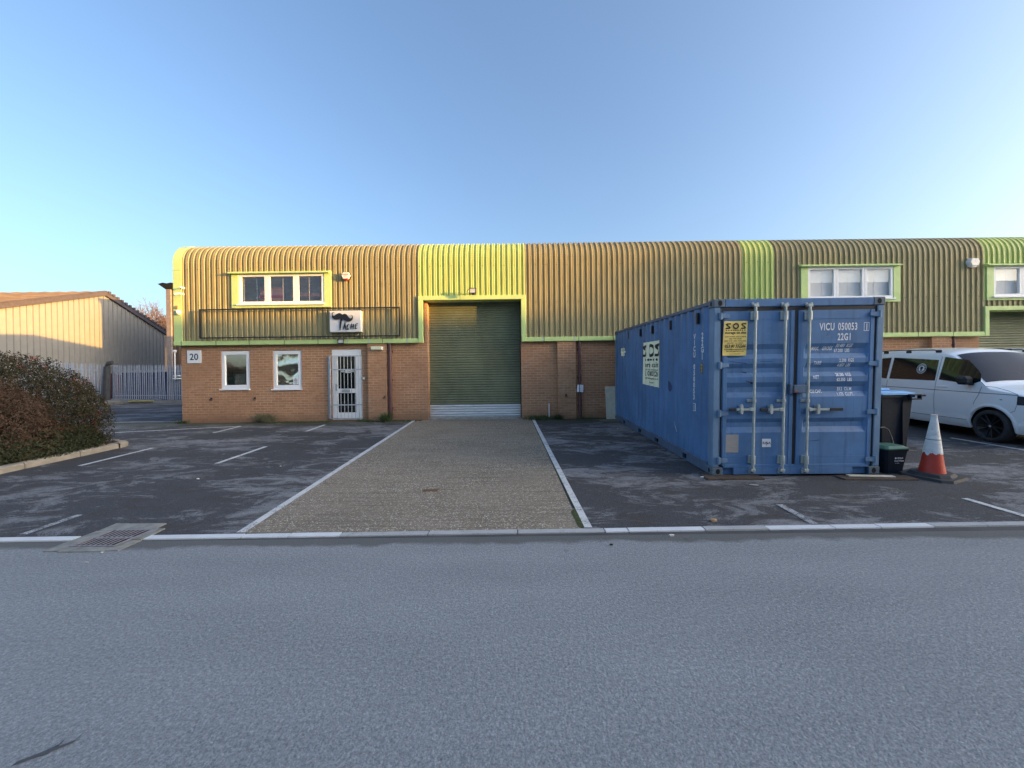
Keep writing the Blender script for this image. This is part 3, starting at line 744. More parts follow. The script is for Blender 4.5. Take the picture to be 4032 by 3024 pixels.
# ---- wall furniture
def px_box(mb, px0, py0, px1, py1, Y, y0, y1, b=.004, mi=0):
    a, t = F(px0, py0, Y); c, bt_ = F(px1, py1, Y); mb.bbox(a, c, y0, y1, bt_, t, b, mi); return (a+c)/2, (t+bt_)/2
sn = thing('number_sign', (*[F(766, 1430, YB)[0]], YB, 2.1), 'square white sign reading 20 on the brick beside the left lower window', 'sign')
mb = MB(); cx, cz = px_box(mb, 738, 1380, 794, 1430, YB, YB-.022, YB-.001, .004); mb.build('plate', M['white'], sn)
mb = MB(); mb.text('20', (cx, YB-.0245, cz-.095), size=.275, align='CENTER', bold=.004, xs=.98); mb.build('number', simple('dark_blue_number', (.012, .022, .055), .5), sn)
# sign frame of black tube
fx0, fzt = F(784, 1216.6, YC-.12); fx1, fzb = F(1576, 1324, YC-.12)
fzt = (fzt+F(1576, 1209, YC-.12)[1])/2
sf = thing('sign_frame', ((fx0+fx1)/2, YC-.1, fzb), 'long empty black tube sign frame under the upper window', 'sign frame')
mb = MB(); y0, y1 = YC-.135, YC-.095; t = .036
mb.box(fx0, fx1, y0, y1, fzt-t, fzt); mb.cut(); mb.box(fx0, fx1, y0, y1, fzb, fzb+t); mb.cut(); mb.box(fx0, fx0+t, y0+.001, y1, fzb+t, fzt-t); mb.cut(); mb.box(fx1-t, fx1, y0+.001, y1, fzb+t, fzt-t)
mb.build('tube_rail', M['black'], sf)
mb = MB()
for i in range(6):
    x = fx0+.1+(fx1-fx0-.2)*i/5
    for z in (fzt-t*.5, fzb+t*.5): mb.cut(); mb.box(x-.015, x+.015, y1, YC-.0, z-.012, z+.012)
mb.build('stand_off', M['black'], sf)
# logo sign board
SO = (1250, 1180, 200/1843)
def T2(u, v, Y=YC-.11): return F(SO[0]+u*SO[2], SO[1]+v*SO[2], Y)
yb = YC-.15
ts = thing('logo_sign', (T2(1020, 800)[0], yb, T2(1020, 1170)[1]), 'white shop sign with a black moustache and the letters TACHE', 'sign')
mb = MB(); a, b_ = T2(452, 412); c, d = T2(1600, 1172); mb.bbox(a, c, yb+.005, YC-.0, d, b_, .01); mb.build('board', simple('cream_sign_board', (.80, .77, .74), .4, var=.02), ts)
outl = [(640, 488), (600, 475), (572, 500), (562, 545), (575, 580), (610, 585), (660, 565), (720, 525), (780, 497), (830, 488), (870, 505), (900, 535), (918, 543), (950, 525), (1000, 515), (1050, 530), (1090, 560), (1120, 610), (1150, 650), (1200, 685), (1235, 680), (1258, 645), (1262, 600), (1245, 575), (1205, 572), (1180, 580), (1215, 560), (1255, 562), (1285, 590), (1299, 640), (1290, 700), (1260, 750), (1210, 785), (1150, 802), (1080, 795), (1010, 765), (950, 720), (915, 692), (880, 690), (820, 700), (750, 718), (690, 728), (630, 720), (580, 690), (545, 645), (526, 590), (528, 530), (548, 485), (585, 462), (620, 465)]
def raised(mb, poly, dep=.03, mi=0):
    P = [T2(u, v, yb) for u, v in poly]
    from mathutils.geometry import tessellate_polygon
    tr = tessellate_polygon([[Vector((p[0], p[1], 0)) for p in P]])
    n = len(P); vs = [(p[0], yb-dep, p[1]) for p in P]+[(p[0], yb-dep+.012, p[1]) for p in P]
    mb.add(vs, [list(t) for t in tr]+[(i, (i+1) % n, n+(i+1) % n, n+i) for i in range(n)], mi)
mb = MB(); raised(mb, outl); mb.build('moustache', M['letter'], ts)
mb = MB()
def stroke(pts, w):
    for i in range(len(pts)-1):
        (u0, v0, k0), (u1, v1, k1) = pts[i], pts[i+1]
        dx, dy = u1-u0, v1-v0; L = math.hypot(dx, dy); nx_, ny_ = -dy/L, dx/L
        raised(mb, [(u0+nx_*w*k0, v0+ny_*w*k0), (u1+nx_*w*k1, v1+ny_*w*k1), (u1-nx_*w*k1, v1-ny_*w*k1), (u0-nx_*w*k0, v0-ny_*w*k0)], .024)
stroke([(885, 690, 1.5), (860, 780, 1.5), (835, 950, 1.3), (822, 1110, .5)], 22)
stroke([(1012, 815, .5), (985, 930, .9), (938, 1090, .5)], 18); stroke([(1012, 815, .5), (1020, 960, .9), (1050, 1108, .6)], 18); stroke([(955, 990, .5), (1030, 1005, .6)], 14)
stroke([(1158, 885, .6), (1110, 915, 1), (1085, 1000, 1), (1095, 1080, 1), (1155, 1050, .5)], 16)
stroke([(1250, 865, .7), (1225, 960, 1), (1215, 1060, .8)], 17); stroke([(1320, 880, .7), (1310, 970, 1), (1305, 1068, .7)], 17); stroke([(1205, 990, .5), (1330, 955, .6)], 14)
stroke([(1480, 862, .5), (1400, 890, .9), (1385, 960, 1), (1375, 1060, .9), (1455, 1028, .5)], 15); stroke([(1385, 960, .6), (1450, 940, .6)], 13)
mb.build('letters', M['letter'], ts)
# alarm boxes
def alarm(cx, cz, w_, label, red, txt, tc):
    t = thing('alarm_box', (cx, YC, cz-w_*.55), label, 'alarm box', 'hexagonal alarm boxes on the cladding')
    h = w_*.42
    def hexa(s_, dx=0, dz=0): return [(cx+dx+s_*a, cz+dz+s_*b) for a, b in ((-.5*w_, 0), (-.32*w_, -h*.96), (.32*w_, -h*.96), (.5*w_, 0), (.32*w_, h*.84), (-.32*w_, h*.84))]
    mb = MB(); mb.prism(hexa(1.12), 'y', YC-.05, YC+.01); mb.build('back_plate', M['black'] if red else M['white'], t)
    mb = MB(); P = hexa(1.0); Q = hexa(.93); n = 6
    vs = [(p[0], YC-.05, p[1]) for p in P]+[(p[0], YC-.10, p[1]) for p in P]+[(p[0], YC-.115, p[1]) for p in Q]
    mb.add(vs, [(i, (i+1) % n, n+(i+1) % n, n+i) for i in range(n)]+[(n+i, n+(i+1) % n, 2*n+(i+1) % n, 2*n+i) for i in range(n)]+[list(range(2*n, 3*n))]); c = mb.build('cover', simple('alarm_cover', (.82, .79, .74), .4, var=.02), t)
    mb = MB(); mb.text(txt[0], (cx-.01, YC-.118, cz+.005), size=w_*.19, align='CENTER', bold=.001); mb.text(txt[1], (cx, YC-.118, cz-.035), size=w_*.10, align='CENTER')
    if red: mb.box(cx+.055, cx+.095, YC-.1185, YC-.1165, cz+.025, cz+.029); mb.box(cx+.073, cx+.077, YC-.1185, YC-.1165, cz+.008, cz+.046)
    mb.build('printing', tc, t)
    mb = MB(); mb.bbox(cx-w_*.27, cx+w_*.27, YC-.09, YC-.02, cz-h*1.32, cz-h*.98, .012); mb.build('strobe_light', M['red'] if red else M['white'], t)
alarm(*F(1361, 1084, YC-.1), .25, 'white hexagonal alarm box with red lamp beside the left upper window', True, ('DORSET', 'SECURITY'), simple('alarm_red', (.5, .12, .08), .5))
alarm(*F(3839, 1030, YC-.1), .29, 'plain pale hexagonal alarm box near the right edge above the van', False, ('2', '- - -'), simple('alarm_grey', (.60, .50, .42), .5))
# flood lamps
def flood(px0, py0, px1, py1, label, out):
    cx, cz = F((px0+px1)/2, (py0+py1)/2, YC-out); w_ = F(px1, py0, YC-out)[0]-F(px0, py0, YC-out)[0]; h = F(px0, py0, YC-out)[1]-F(px0, py1, YC-out)[1]
    t = thing('flood_lamp', (cx, YC-out, cz), label, 'floodlight', 'small floodlights on the cladding')
    mb = MB(); y = YC-out
    mb.add([(cx-w_/2, y, cz-h/2), (cx+w_/2, y, cz-h/2), (cx+w_/2, y-.0, cz+h/2), (cx-w_/2, y, cz+h/2), (cx-w_*.3, y+.07, cz-h*.3), (cx+w_*.3, y+.07, cz-h*.3), (cx+w_*.3, y+.07, cz+h*.4), (cx-w_*.3, y+.07, cz+h*.4)],
           [(0, 1, 2, 3), (1, 5, 6, 2), (4, 0, 3, 7), (3, 2, 6, 7), (0, 4, 5, 1), (4, 7, 6, 5)])
    frame_rect(mb, cx-w_/2, cx+w_/2, cz-h/2, cz+h/2, y-.022, y-.001, .016)
    hd = mb.build('housing', M['black'], t)
    mb = MB(); mb.box(cx-w_/2+.02, cx+w_/2-.02, y-.012, y-.010, cz-h/2+.02, cz+h/2-.02); mb.build('lens', simple('lamp_lens', (.50, .50, .48), .15), t)
    mb = MB(); mb.tube([(cx, y+.05, cz), (cx-.0, YC+.0, cz-.03)], .016, 8); mb.box(cx-.04, cx+.04, YC-.012, YC+.002, cz-.07, cz+.01)
    mb.build('bracket', M['black'], t); return t, cx, cz, y
t, cx, cz, y = flood(1848, 1134, 1876, 1155, 'black floodlight on an arm above the big shutter', .26)
mb = MB(); mb.tube([(cx-.09, y+.01, cz+.055), (cx-.14, y+.06, cz+.05), (cx-.20, y+.18, cz+.01), (cx-.10, YC-.01, cz-.05)], .008, 6); mb.bbox(cx-.03, cx+.05, y-.02, y+.05, cz-.12, cz-.08, .008); mb.build('cable', M['black'], t)
flood(1330, 1335, 1354, 1353, 'small black floodlight fixed over the lime fascia above the door', .09)
# cameras at the left corner
def bullet(px, py, dx, dz, label):
    cx, cz = F(px, py, YC-.05); t = thing('security_camera', (cx, YC-.02, cz), label, 'security camera', 'cameras at the left corner')
    mb = MB(); mb.tube([(cx, YC-.01, cz), (cx, YC-.05, cz), (cx+dx*.25, YC-.10, cz+dz*.25)], .016, 8); mb.tube([(cx, YC-.012, cz), (cx, YC+.0, cz)], .04, 12); mb.build('bracket', M['white'], t)
    mb = MB(); p = Vector((cx-.02*dx, YC-.11, cz)); q = Vector((cx+dx, YC-.15, cz+dz)); mb.tube([p, q], .034, 12); b = mb.build('body', M['white'], t)
    mb = MB(); mb.tube([q, q+(q-p).normalized()*.006], .024, 12); mb.build('lens', M['black'], t)
bullet(718, 1133, .03, -.05, 'upper white bullet camera on the left corner, facing forwards')
bullet(716, 1157, -.13, -.03, 'lower white bullet camera on the left corner, pointing left')
cx, cz = F(697, 1229, YC-.08); t = thing('security_camera', (cx, YC, cz-.08), 'round white turret camera low on the lime corner trim', 'security camera', 'cameras at the left corner')
mb = MB()
for i in range(1): 
    mb.tube([(cx, YC-.012, cz), (cx, YC-.04, cz), (cx, YC-.09, cz), (cx, YC-.11, cz)], [.075, .08, .065, .03], 16)
mb.build('body', M['white'], t); mb = MB(); mb.tube([(cx-.02, YC-.09, cz), (cx-.03, YC-.118, cz)], .026, 10); mb.build('lens', M['black'], t)
mb = MB(); mb.bbox(cx-.09, cx-.01, YC-.05, YC-.013, cz+.11, cz+.20, .006); mb.build('junction_box', simple('junction_box', (.33, .21, .12), .6), t)
# bulkhead light
cx0, cz1 = F(1459, 1364, YP-.05); cx1, cz0 = F(1507, 1379, YP-.05)
t = thing('bulkhead_light', ((cx0+cx1)/2, YP, cz0), 'long cream bulkhead light on the brick pilaster right of the door', 'wall light')
mb = MB(); mb.bbox(cx0, cx1, YP-.03, YP-.001, cz0, cz1, .008); mb.build('base', M['white'], t); mb = MB(); mb.bbox(cx0+.008, cx1-.008, YP-.085, YP-.031, cz0+.008, cz1-.008, .018); mb.build('diffuser', simple('bulkhead_lens', (.78, .76, .52), .3, var=.05), t)
# drain pipes
def pipe(pxa, pxb, label, top=ZF0+.01, collar=True):
    xa, _ = F(pxa, 1500, YB-.07); xb, _ = F(pxb, 1500, YB-.07); x = (xa+xb)/2; r = (xb-xa)/2
    t = thing('drainpipe', (x, YB-.07, .38), label, 'drainpipe', 'maroon drainpipes beside the pilasters')
    mb = MB(); mb.tube([(x, YB-.075, .36), (x, YB-.075, top)], r, 14); mb.build('pipe', M['pipe'], t)
    mb = MB()
    for z in (.75, 1.6, 2.45): mb.cut(); mb.tube([(x, YB-.075, z), (x, YB-.075, z+.05)], r+.007, 14); mb.box(x-r-.02, x+r+.02, YB-.03, YB-.001, z, z+.04)
    mb.build('bracket', M['pipe'], t)
pipe(1530, 1544, 'maroon drainpipe to the left of the big shutter'); pipe(2277, 2289.5, 'maroon drainpipe with papers tied to it, right of the big shutter'); pipe(3751, 3759, 'dark drainpipe top above the white van')
for a, b in ((1524, 1529.5), (2268, 2275.5)):
    pass
# paper tied to the pipe
xa, za = F(2272, 1515, YB-.16); xb, zb2 = F(2297, 1544, YB-.16)
t = thing('paper_notice', ((xa+xb)/2, YB-.14, zb2), 'curled white papers tied round the drainpipe right of the big shutter', 'paper')
mb = MB(); xm = xa+(xb-xa)*.36
mb.add([(xa-.012, YB-.15, zb2), (xm, YB-.17, zb2+.01), (xm+.005, YB-.17, za+.003), (xa+.02, YB-.14, za)], [(0, 1, 2, 3)]); mb.add([(xm, YB-.17, zb2+.01), (xb-.005, YB-.15, zb2-.005), (xb+.004, YB-.15, za-.006), (xm+.005, YB-.17, za+.003)], [(0, 1, 2, 3)])
mb.build('sheet', simple('paper_white', (.80, .82, .86), .6, var=.04), t); mb = MB(); mb.box(xm-.004, xm+.012, YB-.176, YB-.172, zb2, za+.005); mb.build('tie', M['black'], t)
# waste pipe stub
cx, cz = F(2162, 1588, YB-.04)
mb = MB(); mb.tube([(cx, YB-.04, .36), (cx+.0, YB-.04, cz)], .018, 10); solo('pipe_stub', mb, M['white'], 'thin white waste pipe standing out of the ground against the brick', 'pipe')
# tether rings
for i, (px, py, yy, lb) in enumerate(((834, 1572, YB, 'dark iron ring on the brick below the left lower window'), (1005, 1571, YB, 'dark iron ring on the brick between the lower windows'), (1515, 1565.5, YP, 'dark iron ring low on the pilaster left of the big shutter'), (2229, 1558, YP, 'dark iron ring on the pilaster right of the big shutter'))):
    cx, cz = F(px, py, yy); mb = MB(); mb.bbox(cx-.022, cx+.022, yy-.03, yy-.001, cz, cz+.05, .004)
    pts = [(cx+.028*math.sin(a*math.pi/5), yy-.035, cz-.012+.028*math.cos(a*math.pi/5)) for a in range(11)]; mb.tube(pts, .008, 6, False)
    solo('wall_ring', mb, M['black'], lb, 'wall ring', 'iron rings along the brick wall')
# holes / marks in the brick
for px, py in ((1633, 1510), (2117, 1351)):
    cx, cz = F(px, py, YB); mb = MB(); mb.box(cx-.05, cx+.05, YB-.002, YB+.01, cz-.012, cz+.012) if False else None
# leaning board
xa, za = F(2383, 1522, 12.05); xb, zb2 = F(2388, 1652, 11.95)
mb = MB(); mb.add([(xa+.01, 12.12, za), (xa+.60, 12.12, za+.0), (xa+.60, 12.14, za), (xa+.01, 12.14, za), (xb+.0, 11.95, .37), (xb+.60, 11.95, .37), (xb+.60, 11.97, .37), (xb, 11.97, .37)], [(3, 2, 1, 0), (4, 5, 6, 7), (0, 1, 5, 4), (1, 2, 6, 5), (2, 3, 7, 6), (3, 0, 4, 7)])
solo('leaning_board', mb, M['wood'], 'pale weathered board leaning on the brick behind the container', 'board')
mb = MB(); a = G(2372, 1662); mb.add([(a[0], 11.35, zg(11.35)+.01), (a[0]+.9, 11.35, zg(11.35)+.01), (a[0]+.9, 11.85, zg(11.85)+.01), (a[0]-.05, 11.85, zg(11.85)+.01), (a[0], 11.35, zg(11.35)+.03), (a[0]+.9, 11.35, zg(11.35)+.03), (a[0]+.9, 11.85, zg(11.85)+.03), (a[0]-.05, 11.85, zg(11.85)+.03)], [(4, 5, 6, 7), (0, 1, 5, 4), (3, 0, 4, 7)])
solo('ground_board', mb, simple('mossy_board', (.14, .13, .09), .9, var=.3), 'flat mossy board on the ground at the far end of the container', 'board')
# ------------------------------------------------------------------ shipping container
CW, CL, CH = 2.438, 6.058, 2.591
ct = thing('shipping_container', (2.95, 5.98, .106), 'blue shipping container with yellow poster and three lock rods on its doors', 'container', rot=(.045, 0, -.018))
def Dm(u, v):
    xl = 128-(v-100)*.017; xr = 1508-(v-75)*.039; yt = 94-(u-128)/1380*20; yb_ = 1508-(u-105)/1350*14
    return (u-xl)/(xr-xl)*CW, CH*(yb_-v)/(yb_-yt)
PER = .278; PH0 = .066
def cdep(y):
    u = (y-PH0) % PER
    if u < .072: return .010
    if u < .140: return .010+.036*(u-.072)/.068
    if u < .210: return .046
    return .046-.036*(u-.210)/.068
def cbreaks(a, b):
    out = [a]; k = math.floor((a-PH0)/PER)
    while PH0+k*PER < b:
        for q in (0, .072, .140, .210):
            y = PH0+k*PER+q
            if a+1e-4 < y < b-1e-4: out.append(y)
        k += 1
    return out+[b]
mb = MB(); ys = cbreaks(.16, CL-.16)
vs = []
for y in ys: vs += [(cdep(y), y, .15), (cdep(y), y, CH-.05)]
mb.add(vs, [(2*i, 2*i+1, 2*i+3, 2*i+2) for i in range(len(ys)-1)])
mb.build('side_wall', M['cblue'], ct, True)
mb = MB(); mb.add([(CW-v[0], v[1], v[2]) for v in vs], [(2*i, 2*i+2, 2*i+3, 2*i+1) for i in range(len(ys)-1)]); mb.build('side_wall', M['cblue'], ct, True)
mb = MB(); mb.box(.05, CW-.05, CL-.05, CL-.03, .15, CH-.05); mb.build('end_wall', M['cblue'], ct, True)
mb = MB(); mb.box(.03, CW-.03, .1, CL-.1, CH-.03, CH-.02); mb.build('roof', M['cblue'], ct, True)
mb = MB(); mb.box(.04, CW-.04, .1, CL-.1, .13, .15); mb.build('floor', M['dark'], ct, True)
# corner castings; black ovals paint the darkness inside their uncut holes
M['casting'] = simple('casting_blue', (.11, .15, .19), .6, var=.2, scale=9, dirt=((.10, .09, .05), .55, .5))
def casting(x, y, z, sx, sy, sz):
    mb = MB(); L, W, Hh = .162, .178, .118
    a, b = (x, x+sx*L); c, d = (y, y+sy*W); e0, e1 = (z, z+sz*Hh)
    mb.bbox(a, b, c, d, e0, e1, .010, 0)
    cx, cy, cz = x+sx*.089, y+sy*.089, z+sz*.06
    def oval(rx, rz, n=14): return [(rx*math.cos(2*math.pi*i/n), rz*math.sin(2*math.pi*i/n)) for i in range(n)]
    mb.prism([(cx+p[0], cz+p[1]) for p in oval(.030, .040)], 'y', y-sy*.0025, y+sy*.01, 1)
    mb.prism([(cy+p[0], cz+p[1]) for p in oval(.025, .036)], 'x', x-sx*.0025, x+sx*.01, 1)
    mb.build('corner_casting', [M['casting'], M['dark']], ct, True)
for sx, x in ((1, -.006), (-1, CW+.006)):
    for sy, y in ((1, -.006), (-1, CL+.006)):
        casting(x, y, 0, sx, sy, 1); casting(x, y, CH, sx, sy, -1)
for x0 in (0, CW-.10):
    mb = MB(); mb.bbox(x0, x0+.10, 0, .15, .118, CH-.118, .012); mb.box(x0+(.095 if x0 == 0 else -.0), x0+(.10 if x0 == 0 else .005), -.002, .01, .13, CH-.13)
    mb.build('corner_post', M['cedge'], ct, True)
    mb = MB(); mb.bbox(x0, x0+.10, CL-.12, CL, .118, CH-.118, .012); mb.build('corner_post', M['cedge'], ct, True)
# side rails; forklift pockets
mb = MB()
for x in (.0, CW-.05):
    segs = [(.178, .93), (1.10, 2.32), (2.55, 3.50), (3.72, 4.92), (5.12, CL-.178)]
    mb.bbox(x, x+.05, .178, CL-.178, .105, .158, .004)
    for a, b in segs: mb.bbox(x+.002, x+.048, a, b, .0, .104, .004)
    mb.bbox(x+.001, x+.049, .178, CL-.178, .0, .014, .002); mb.cut()
mb.build('bottom_rail', M['cdark'], ct, True)
mb = MB()
for x in (.0, CW-.05): mb.bbox(x, x+.05, .17, CL-.17, CH-.065, CH-.01, .005); mb.cut()
mb.build('top_rail', M['cdark'], ct, True)
mb = MB()
for y in (.55, 1.7, 2.75, 3.6, 4.6): mb.cut(); mb.box(-.002, .03, y, y+.055, CH-.30, CH-.13)
mb.build('dark_plate', M['black'], ct, True)  # small black upright plates below the top rail
# header and sill
mb = MB(); mb.bbox(.155, CW-.155, .0, .12, CH-.118, CH-.004, .008)
mb.build('door_header', M['cblue'], ct, True)
mb = MB(); x1_, _ = Dm(184, 1480); x2_, _ = Dm(278, 1480); x3_, _ = Dm(1238, 1480); x4_, _ = Dm(1368, 1480)
mb.bbox(.156, CW-.156, -.004, .12, .115, .16, .004); mb.bbox(x2_, x3_, -.003, .12, .012, .114, .004); mb.bbox(.156, x1_, -.003, .12, .0, .114, .003); mb.bbox(x4_, CW-.156, -.003, .12, .0, .114, .003)
mb.box(.157, CW-.157, .06, .12, .0, .113)
mb.build('door_sill', M['cblue'], ct, True)
mb = MB(); zt_ = Dm(600, 182)[1]; zb_ = Dm(600, 1425)[1]
mb.bbox(.10, CW-.10, .012, .05, zt_-.01, CH-.119, .006); mb.bbox(.10, CW-.10, .012, .05, .158, zb_+.01, .006)
mb.bbox(.098, .135, .012, .05, .16, zt_, .005); mb.bbox(CW-.135, CW-.098, .012, .05, .16, zt_, .005)
xm = (Dm(790, 700)[0]+Dm(775, 700)[0])/2; mb.bbox(xm-.022, xm+.022, .008, .05, .16, zt_, .005)
mb.build('gasket', M['gasket'], ct, True)
# doors with horizontal recesses
bands = [(445, 487, 525, 562), (600, 637, 672, 707), (750, 790, 830, 870), (1040, 1075, 1112, 1155)]
def door(xa, xb, ia, ib, name):
    zs = [(zb_, 0)]; prof_ = []
    for q in reversed(bands):
        a, b, c, d = [Dm(700, v)[1] for v in q]
        prof_ += [(d, 0), (c, 1), (b, 1), (a, 0)]
    rows = [(zb_+.003, 0)]+prof_+[(zt_-.003, 0)]
    cols = [(xa, 0), (ia, 0), (ia+.035, 1), (ib-.035, 1), (ib, 0), (xb, 0)]
    mb = MB(); n = len(cols)
    vs = [(x, .004+.036*min(r, c), z) for (z, r) in rows for (x, c) in cols]
    mb.add(vs, [(j*n+i, j*n+i+1, (j+1)*n+i+1, (j+1)*n+i) for j in range(len(rows)-1) for i in range(n-1)])
    # raised frame members around the leaf
    for (a, b) in ((xa+.002, xa+.06), (xb-.06, xb-.002)): mb.bbox(a, b, -.004, .02, zb_+.005, zt_-.005, .004)
    mb.bbox(xa+.062, xb-.062, .000, .02, zt_-.13, zt_-.126, .001); mb.bbox(xa+.062, xb-.062, .000, .02, zb_+.135, zb_+.139, .001)
    return mb.build(name, M['cblue'], ct, True)
dl_ = door(.137, xm-.024, Dm(188, 700)[0], Dm(715, 700)[0], 'door_leaf'); dl_['label'] = 'left container door with the yellow poster'
dr_ = door(xm+.024, CW-.137, Dm(848, 700)[0], Dm(1370, 700)[0], 'door_leaf'); dr_['label'] = 'right container door with the white stencilled data'
# lock rods
M['rod'] = simple('rod_steel', (.46, .49, .46), .45, .35, var=.18, scale=10, dirt=((.28, .23, .15), .62, .5))
rods = [(465, 440), (708, 674), (901, 866)]
for i, (ut, ub) in enumerate(rods):
    x = (Dm(ut, 250)[0]+Dm(ub, 1380)[0])/2-.030
    z0, z1 = Dm(ub, 1462)[1], Dm(ut, 140)[1]
    mb = MB(); mb.tube([(x, -.045, z0), (x, -.045, z1)], .0185, 14); r = mb.build('lock_rod', M['rod'], ct, True)
    mb = MB()
    for zz, h in ((Dm(ut, 225)[1], .06), (Dm(ub, 1372)[1], .06)):
        mb.bbox(x-.055, x+.03, -.03, .002, zz-h, zz+h, .004); mb.tube([(x, -.045, zz-h), (x, -.045, zz+h)], .031, 12)
        for q in (-.04, 0, .04): mb.tube([(x-.042, -.028, zz+q), (x-.042, -.036, zz+q)], .008, 8)
        mb.cut()
    zz = Dm(ut, 897)[1]; mb.bbox(x-.085, x+.03, -.026, .002, zz-.018, zz+.018, .004); mb.tube([(x, -.045, zz-.02), (x, -.045, zz+.02)], .026, 12)
    mb.build('rod_bracket', M['rod'], r, True)
    mb = MB()
    for zz, s in ((z0+.01, -1), (z1-.01, 1)):
        mb.cut()
        mb.bbox(x-.035, x+.035, -.065, .004, zz-.022, zz+.022, .006); mb.bbox(x-.05, x-.02, -.03, -.01, zz-s*.0, zz+s*.045, .004); mb.bbox(x+.02, x+.05, -.03, -.01, zz, zz+s*.045, .004)
    mb.build('cam_keeper', M['rod'], r, True)
    sg_ = -1 if i < 2 else 1
    zz = Dm(ut, 966)[1]; Lh = [.365, .345, .50][i]; gl = [.105, .115, .19][i]
    mb = MB(); mb.bbox(x+sg_*.015, x+sg_*.065, -.07, -.02, zz-.024, zz+.024, .005); mb.bbox(x+sg_*.05, x+sg_*(Lh-gl), -.062, -.050, zz-.016, zz+.016, .003)
    cx = x+sg_*[.185, .185, .145][i]; mb.bbox(cx-.022, cx+.022, -.072, .004, zz-.055, zz+.06, .006); mb.tube([(cx, -.05, zz+.04), (cx, -.06, zz+.075)], .014, 8); mb.tube([(cx, -.05, zz-.04), (cx, -.06, zz-.065)], .016, 8)
    mb.build('handle', M['rod'], r, True)
    mb = MB(); mb.bbox(x+sg_*(Lh-gl), x+sg_*Lh, -.068, -.044, zz-.021, zz+.021, .006); mb.build('handle_grip', M['blackp'], r, True)
# hinges
for v in ((228, 210), (618, 600), (1002, 985), (1383, 1368)):
    for s in (0, 1):
        z = Dm(140 if s == 0 else 1450, v[s])[1]; mb = MB()
        xa, xb, xk = ((.055, .215, .085) if s == 0 else (CW-.055, CW-.215, CW-.085))
        mb.tube([(xk, -.018, z-.05), (xk, -.018, z+.05)], .024, 10)
        xs_ = (xk, xb); lo, hi = min(xs_), max(xs_)
        tipx = xb; mb.add([(xk, -.030, z-.038), (xk, -.030, z+.038), (tipx, -.022, z+.024), (tipx, -.022, z-.024), (xk, -.002, z-.038), (xk, -.002, z+.038), (tipx, -.002, z+.024), (tipx, -.002, z-.024)],
                          [(0, 1, 2, 3), (4, 5, 1, 0), (1, 5, 6, 2), (3, 2, 6, 7), (0, 3, 7, 4)])
        mb.build('hinge', M['cedge'], ct, True, fixn=True)
# lock box
mb = MB(); x0, z1 = Dm(745, 772); x1, z0 = Dm(845, 835); mb.bbox(x0, x1, -.075, .0, z0, z1, .008, 0); mb.bbox(x0-.045, x0-.012, -.065, 0, z0-.01, z1+.015, .005, 0); mb.bbox(x0+.012, x0+.06, -.078, -.07, z0+.01, z0+.045, .003, 1)
mb.build('lock_box', [M['cdark'], simple('rust_patch', (.20, .09, .06), .8)], ct, True)
# plates and stickers
mb = MB(); x0, z1 = Dm(200, 1175); x1, z0 = Dm(318, 1320); mb.bbox(x0, x1, -.003, .004, z0, z1, .002); mb.build('data_plate', simple('worn_plate', (.33, .31, .29), .6, var=.12, scale=5, stretch=(1, 1, 14)), ct, True)
mb = MB(); x0, z1 = Dm(513, 1208); x1, z0 = Dm(582, 1274); mb.box(x0, x1, .000, .003, z0, z1); st = mb.build('sticker', M['white'], ct, True)
mb = MB(); mb.text('RINA', ((x0+x1)/2, -.002, (z0+z1)/2-.018), size=.052, align='CENTER', bold=.0008); mb.prism([((x0+x1)/2+.004, (z0+z1)/2+.035), ((x0+x1)/2+.012, (z0+z1)/2-.01), ((x0+x1)/2-.002, (z0+z1)/2-.045)], 'y', -.001, .001, 0); mb.build('sticker_letters', simple('sticker_navy', (.02, .03, .08), .5), st, True)
M['poster'] = simple('yellow_poster', (.95, .70, .20), .55, var=.03)
M['poster2'] = simple('pale_yellow_poster', (.95, .93, .66), .55, var=.03)
M['pink'] = M['letter']
# front poster: hangs slightly off the recess below
x0, z1 = Dm(203, 268); x1, z0 = Dm(390, 538)
mb = MB(); sk = -.018
def pf(a, b):   # a across 0..1, b up 0..1
    x = x0+(x1-x0)*a+(1-b)*sk; z = z0+(z1-z0)*b
    y = -.012-.006*max(0, .38-b)*math.sin(b*30)
    return (x, y-.001+.003*math.sin(a*9+b*5), z)
N = 20; vs = [pf(i/8, j/N) for j in range(N+1) for i in range(9)]
mb.add(vs, [(j*9+i, j*9+i+1, (j+1)*9+i+1, (j+1)*9+i) for j in range(N) for i in range(8)], 0, True); po = mb.build('poster', M['poster'], ct, True); po['label'] = 'yellow poster on the left door of the container'
mb = MB(); cxp = (x0+x1)/2; hh = z1-z0; wv = x1-x0
def ln(s, fr, size, xs=1., bold=0, shear=0, space=1., dx=0):
    z = z1-hh*fr; b = 1-fr; yy = pf(.5, b)[1]-.010; 
    mb.text(s, (cxp+(1-b)*sk+dx, yy, z), size=size, align='CENTER', xs=xs, bold=bold, shear=shear, space=space)
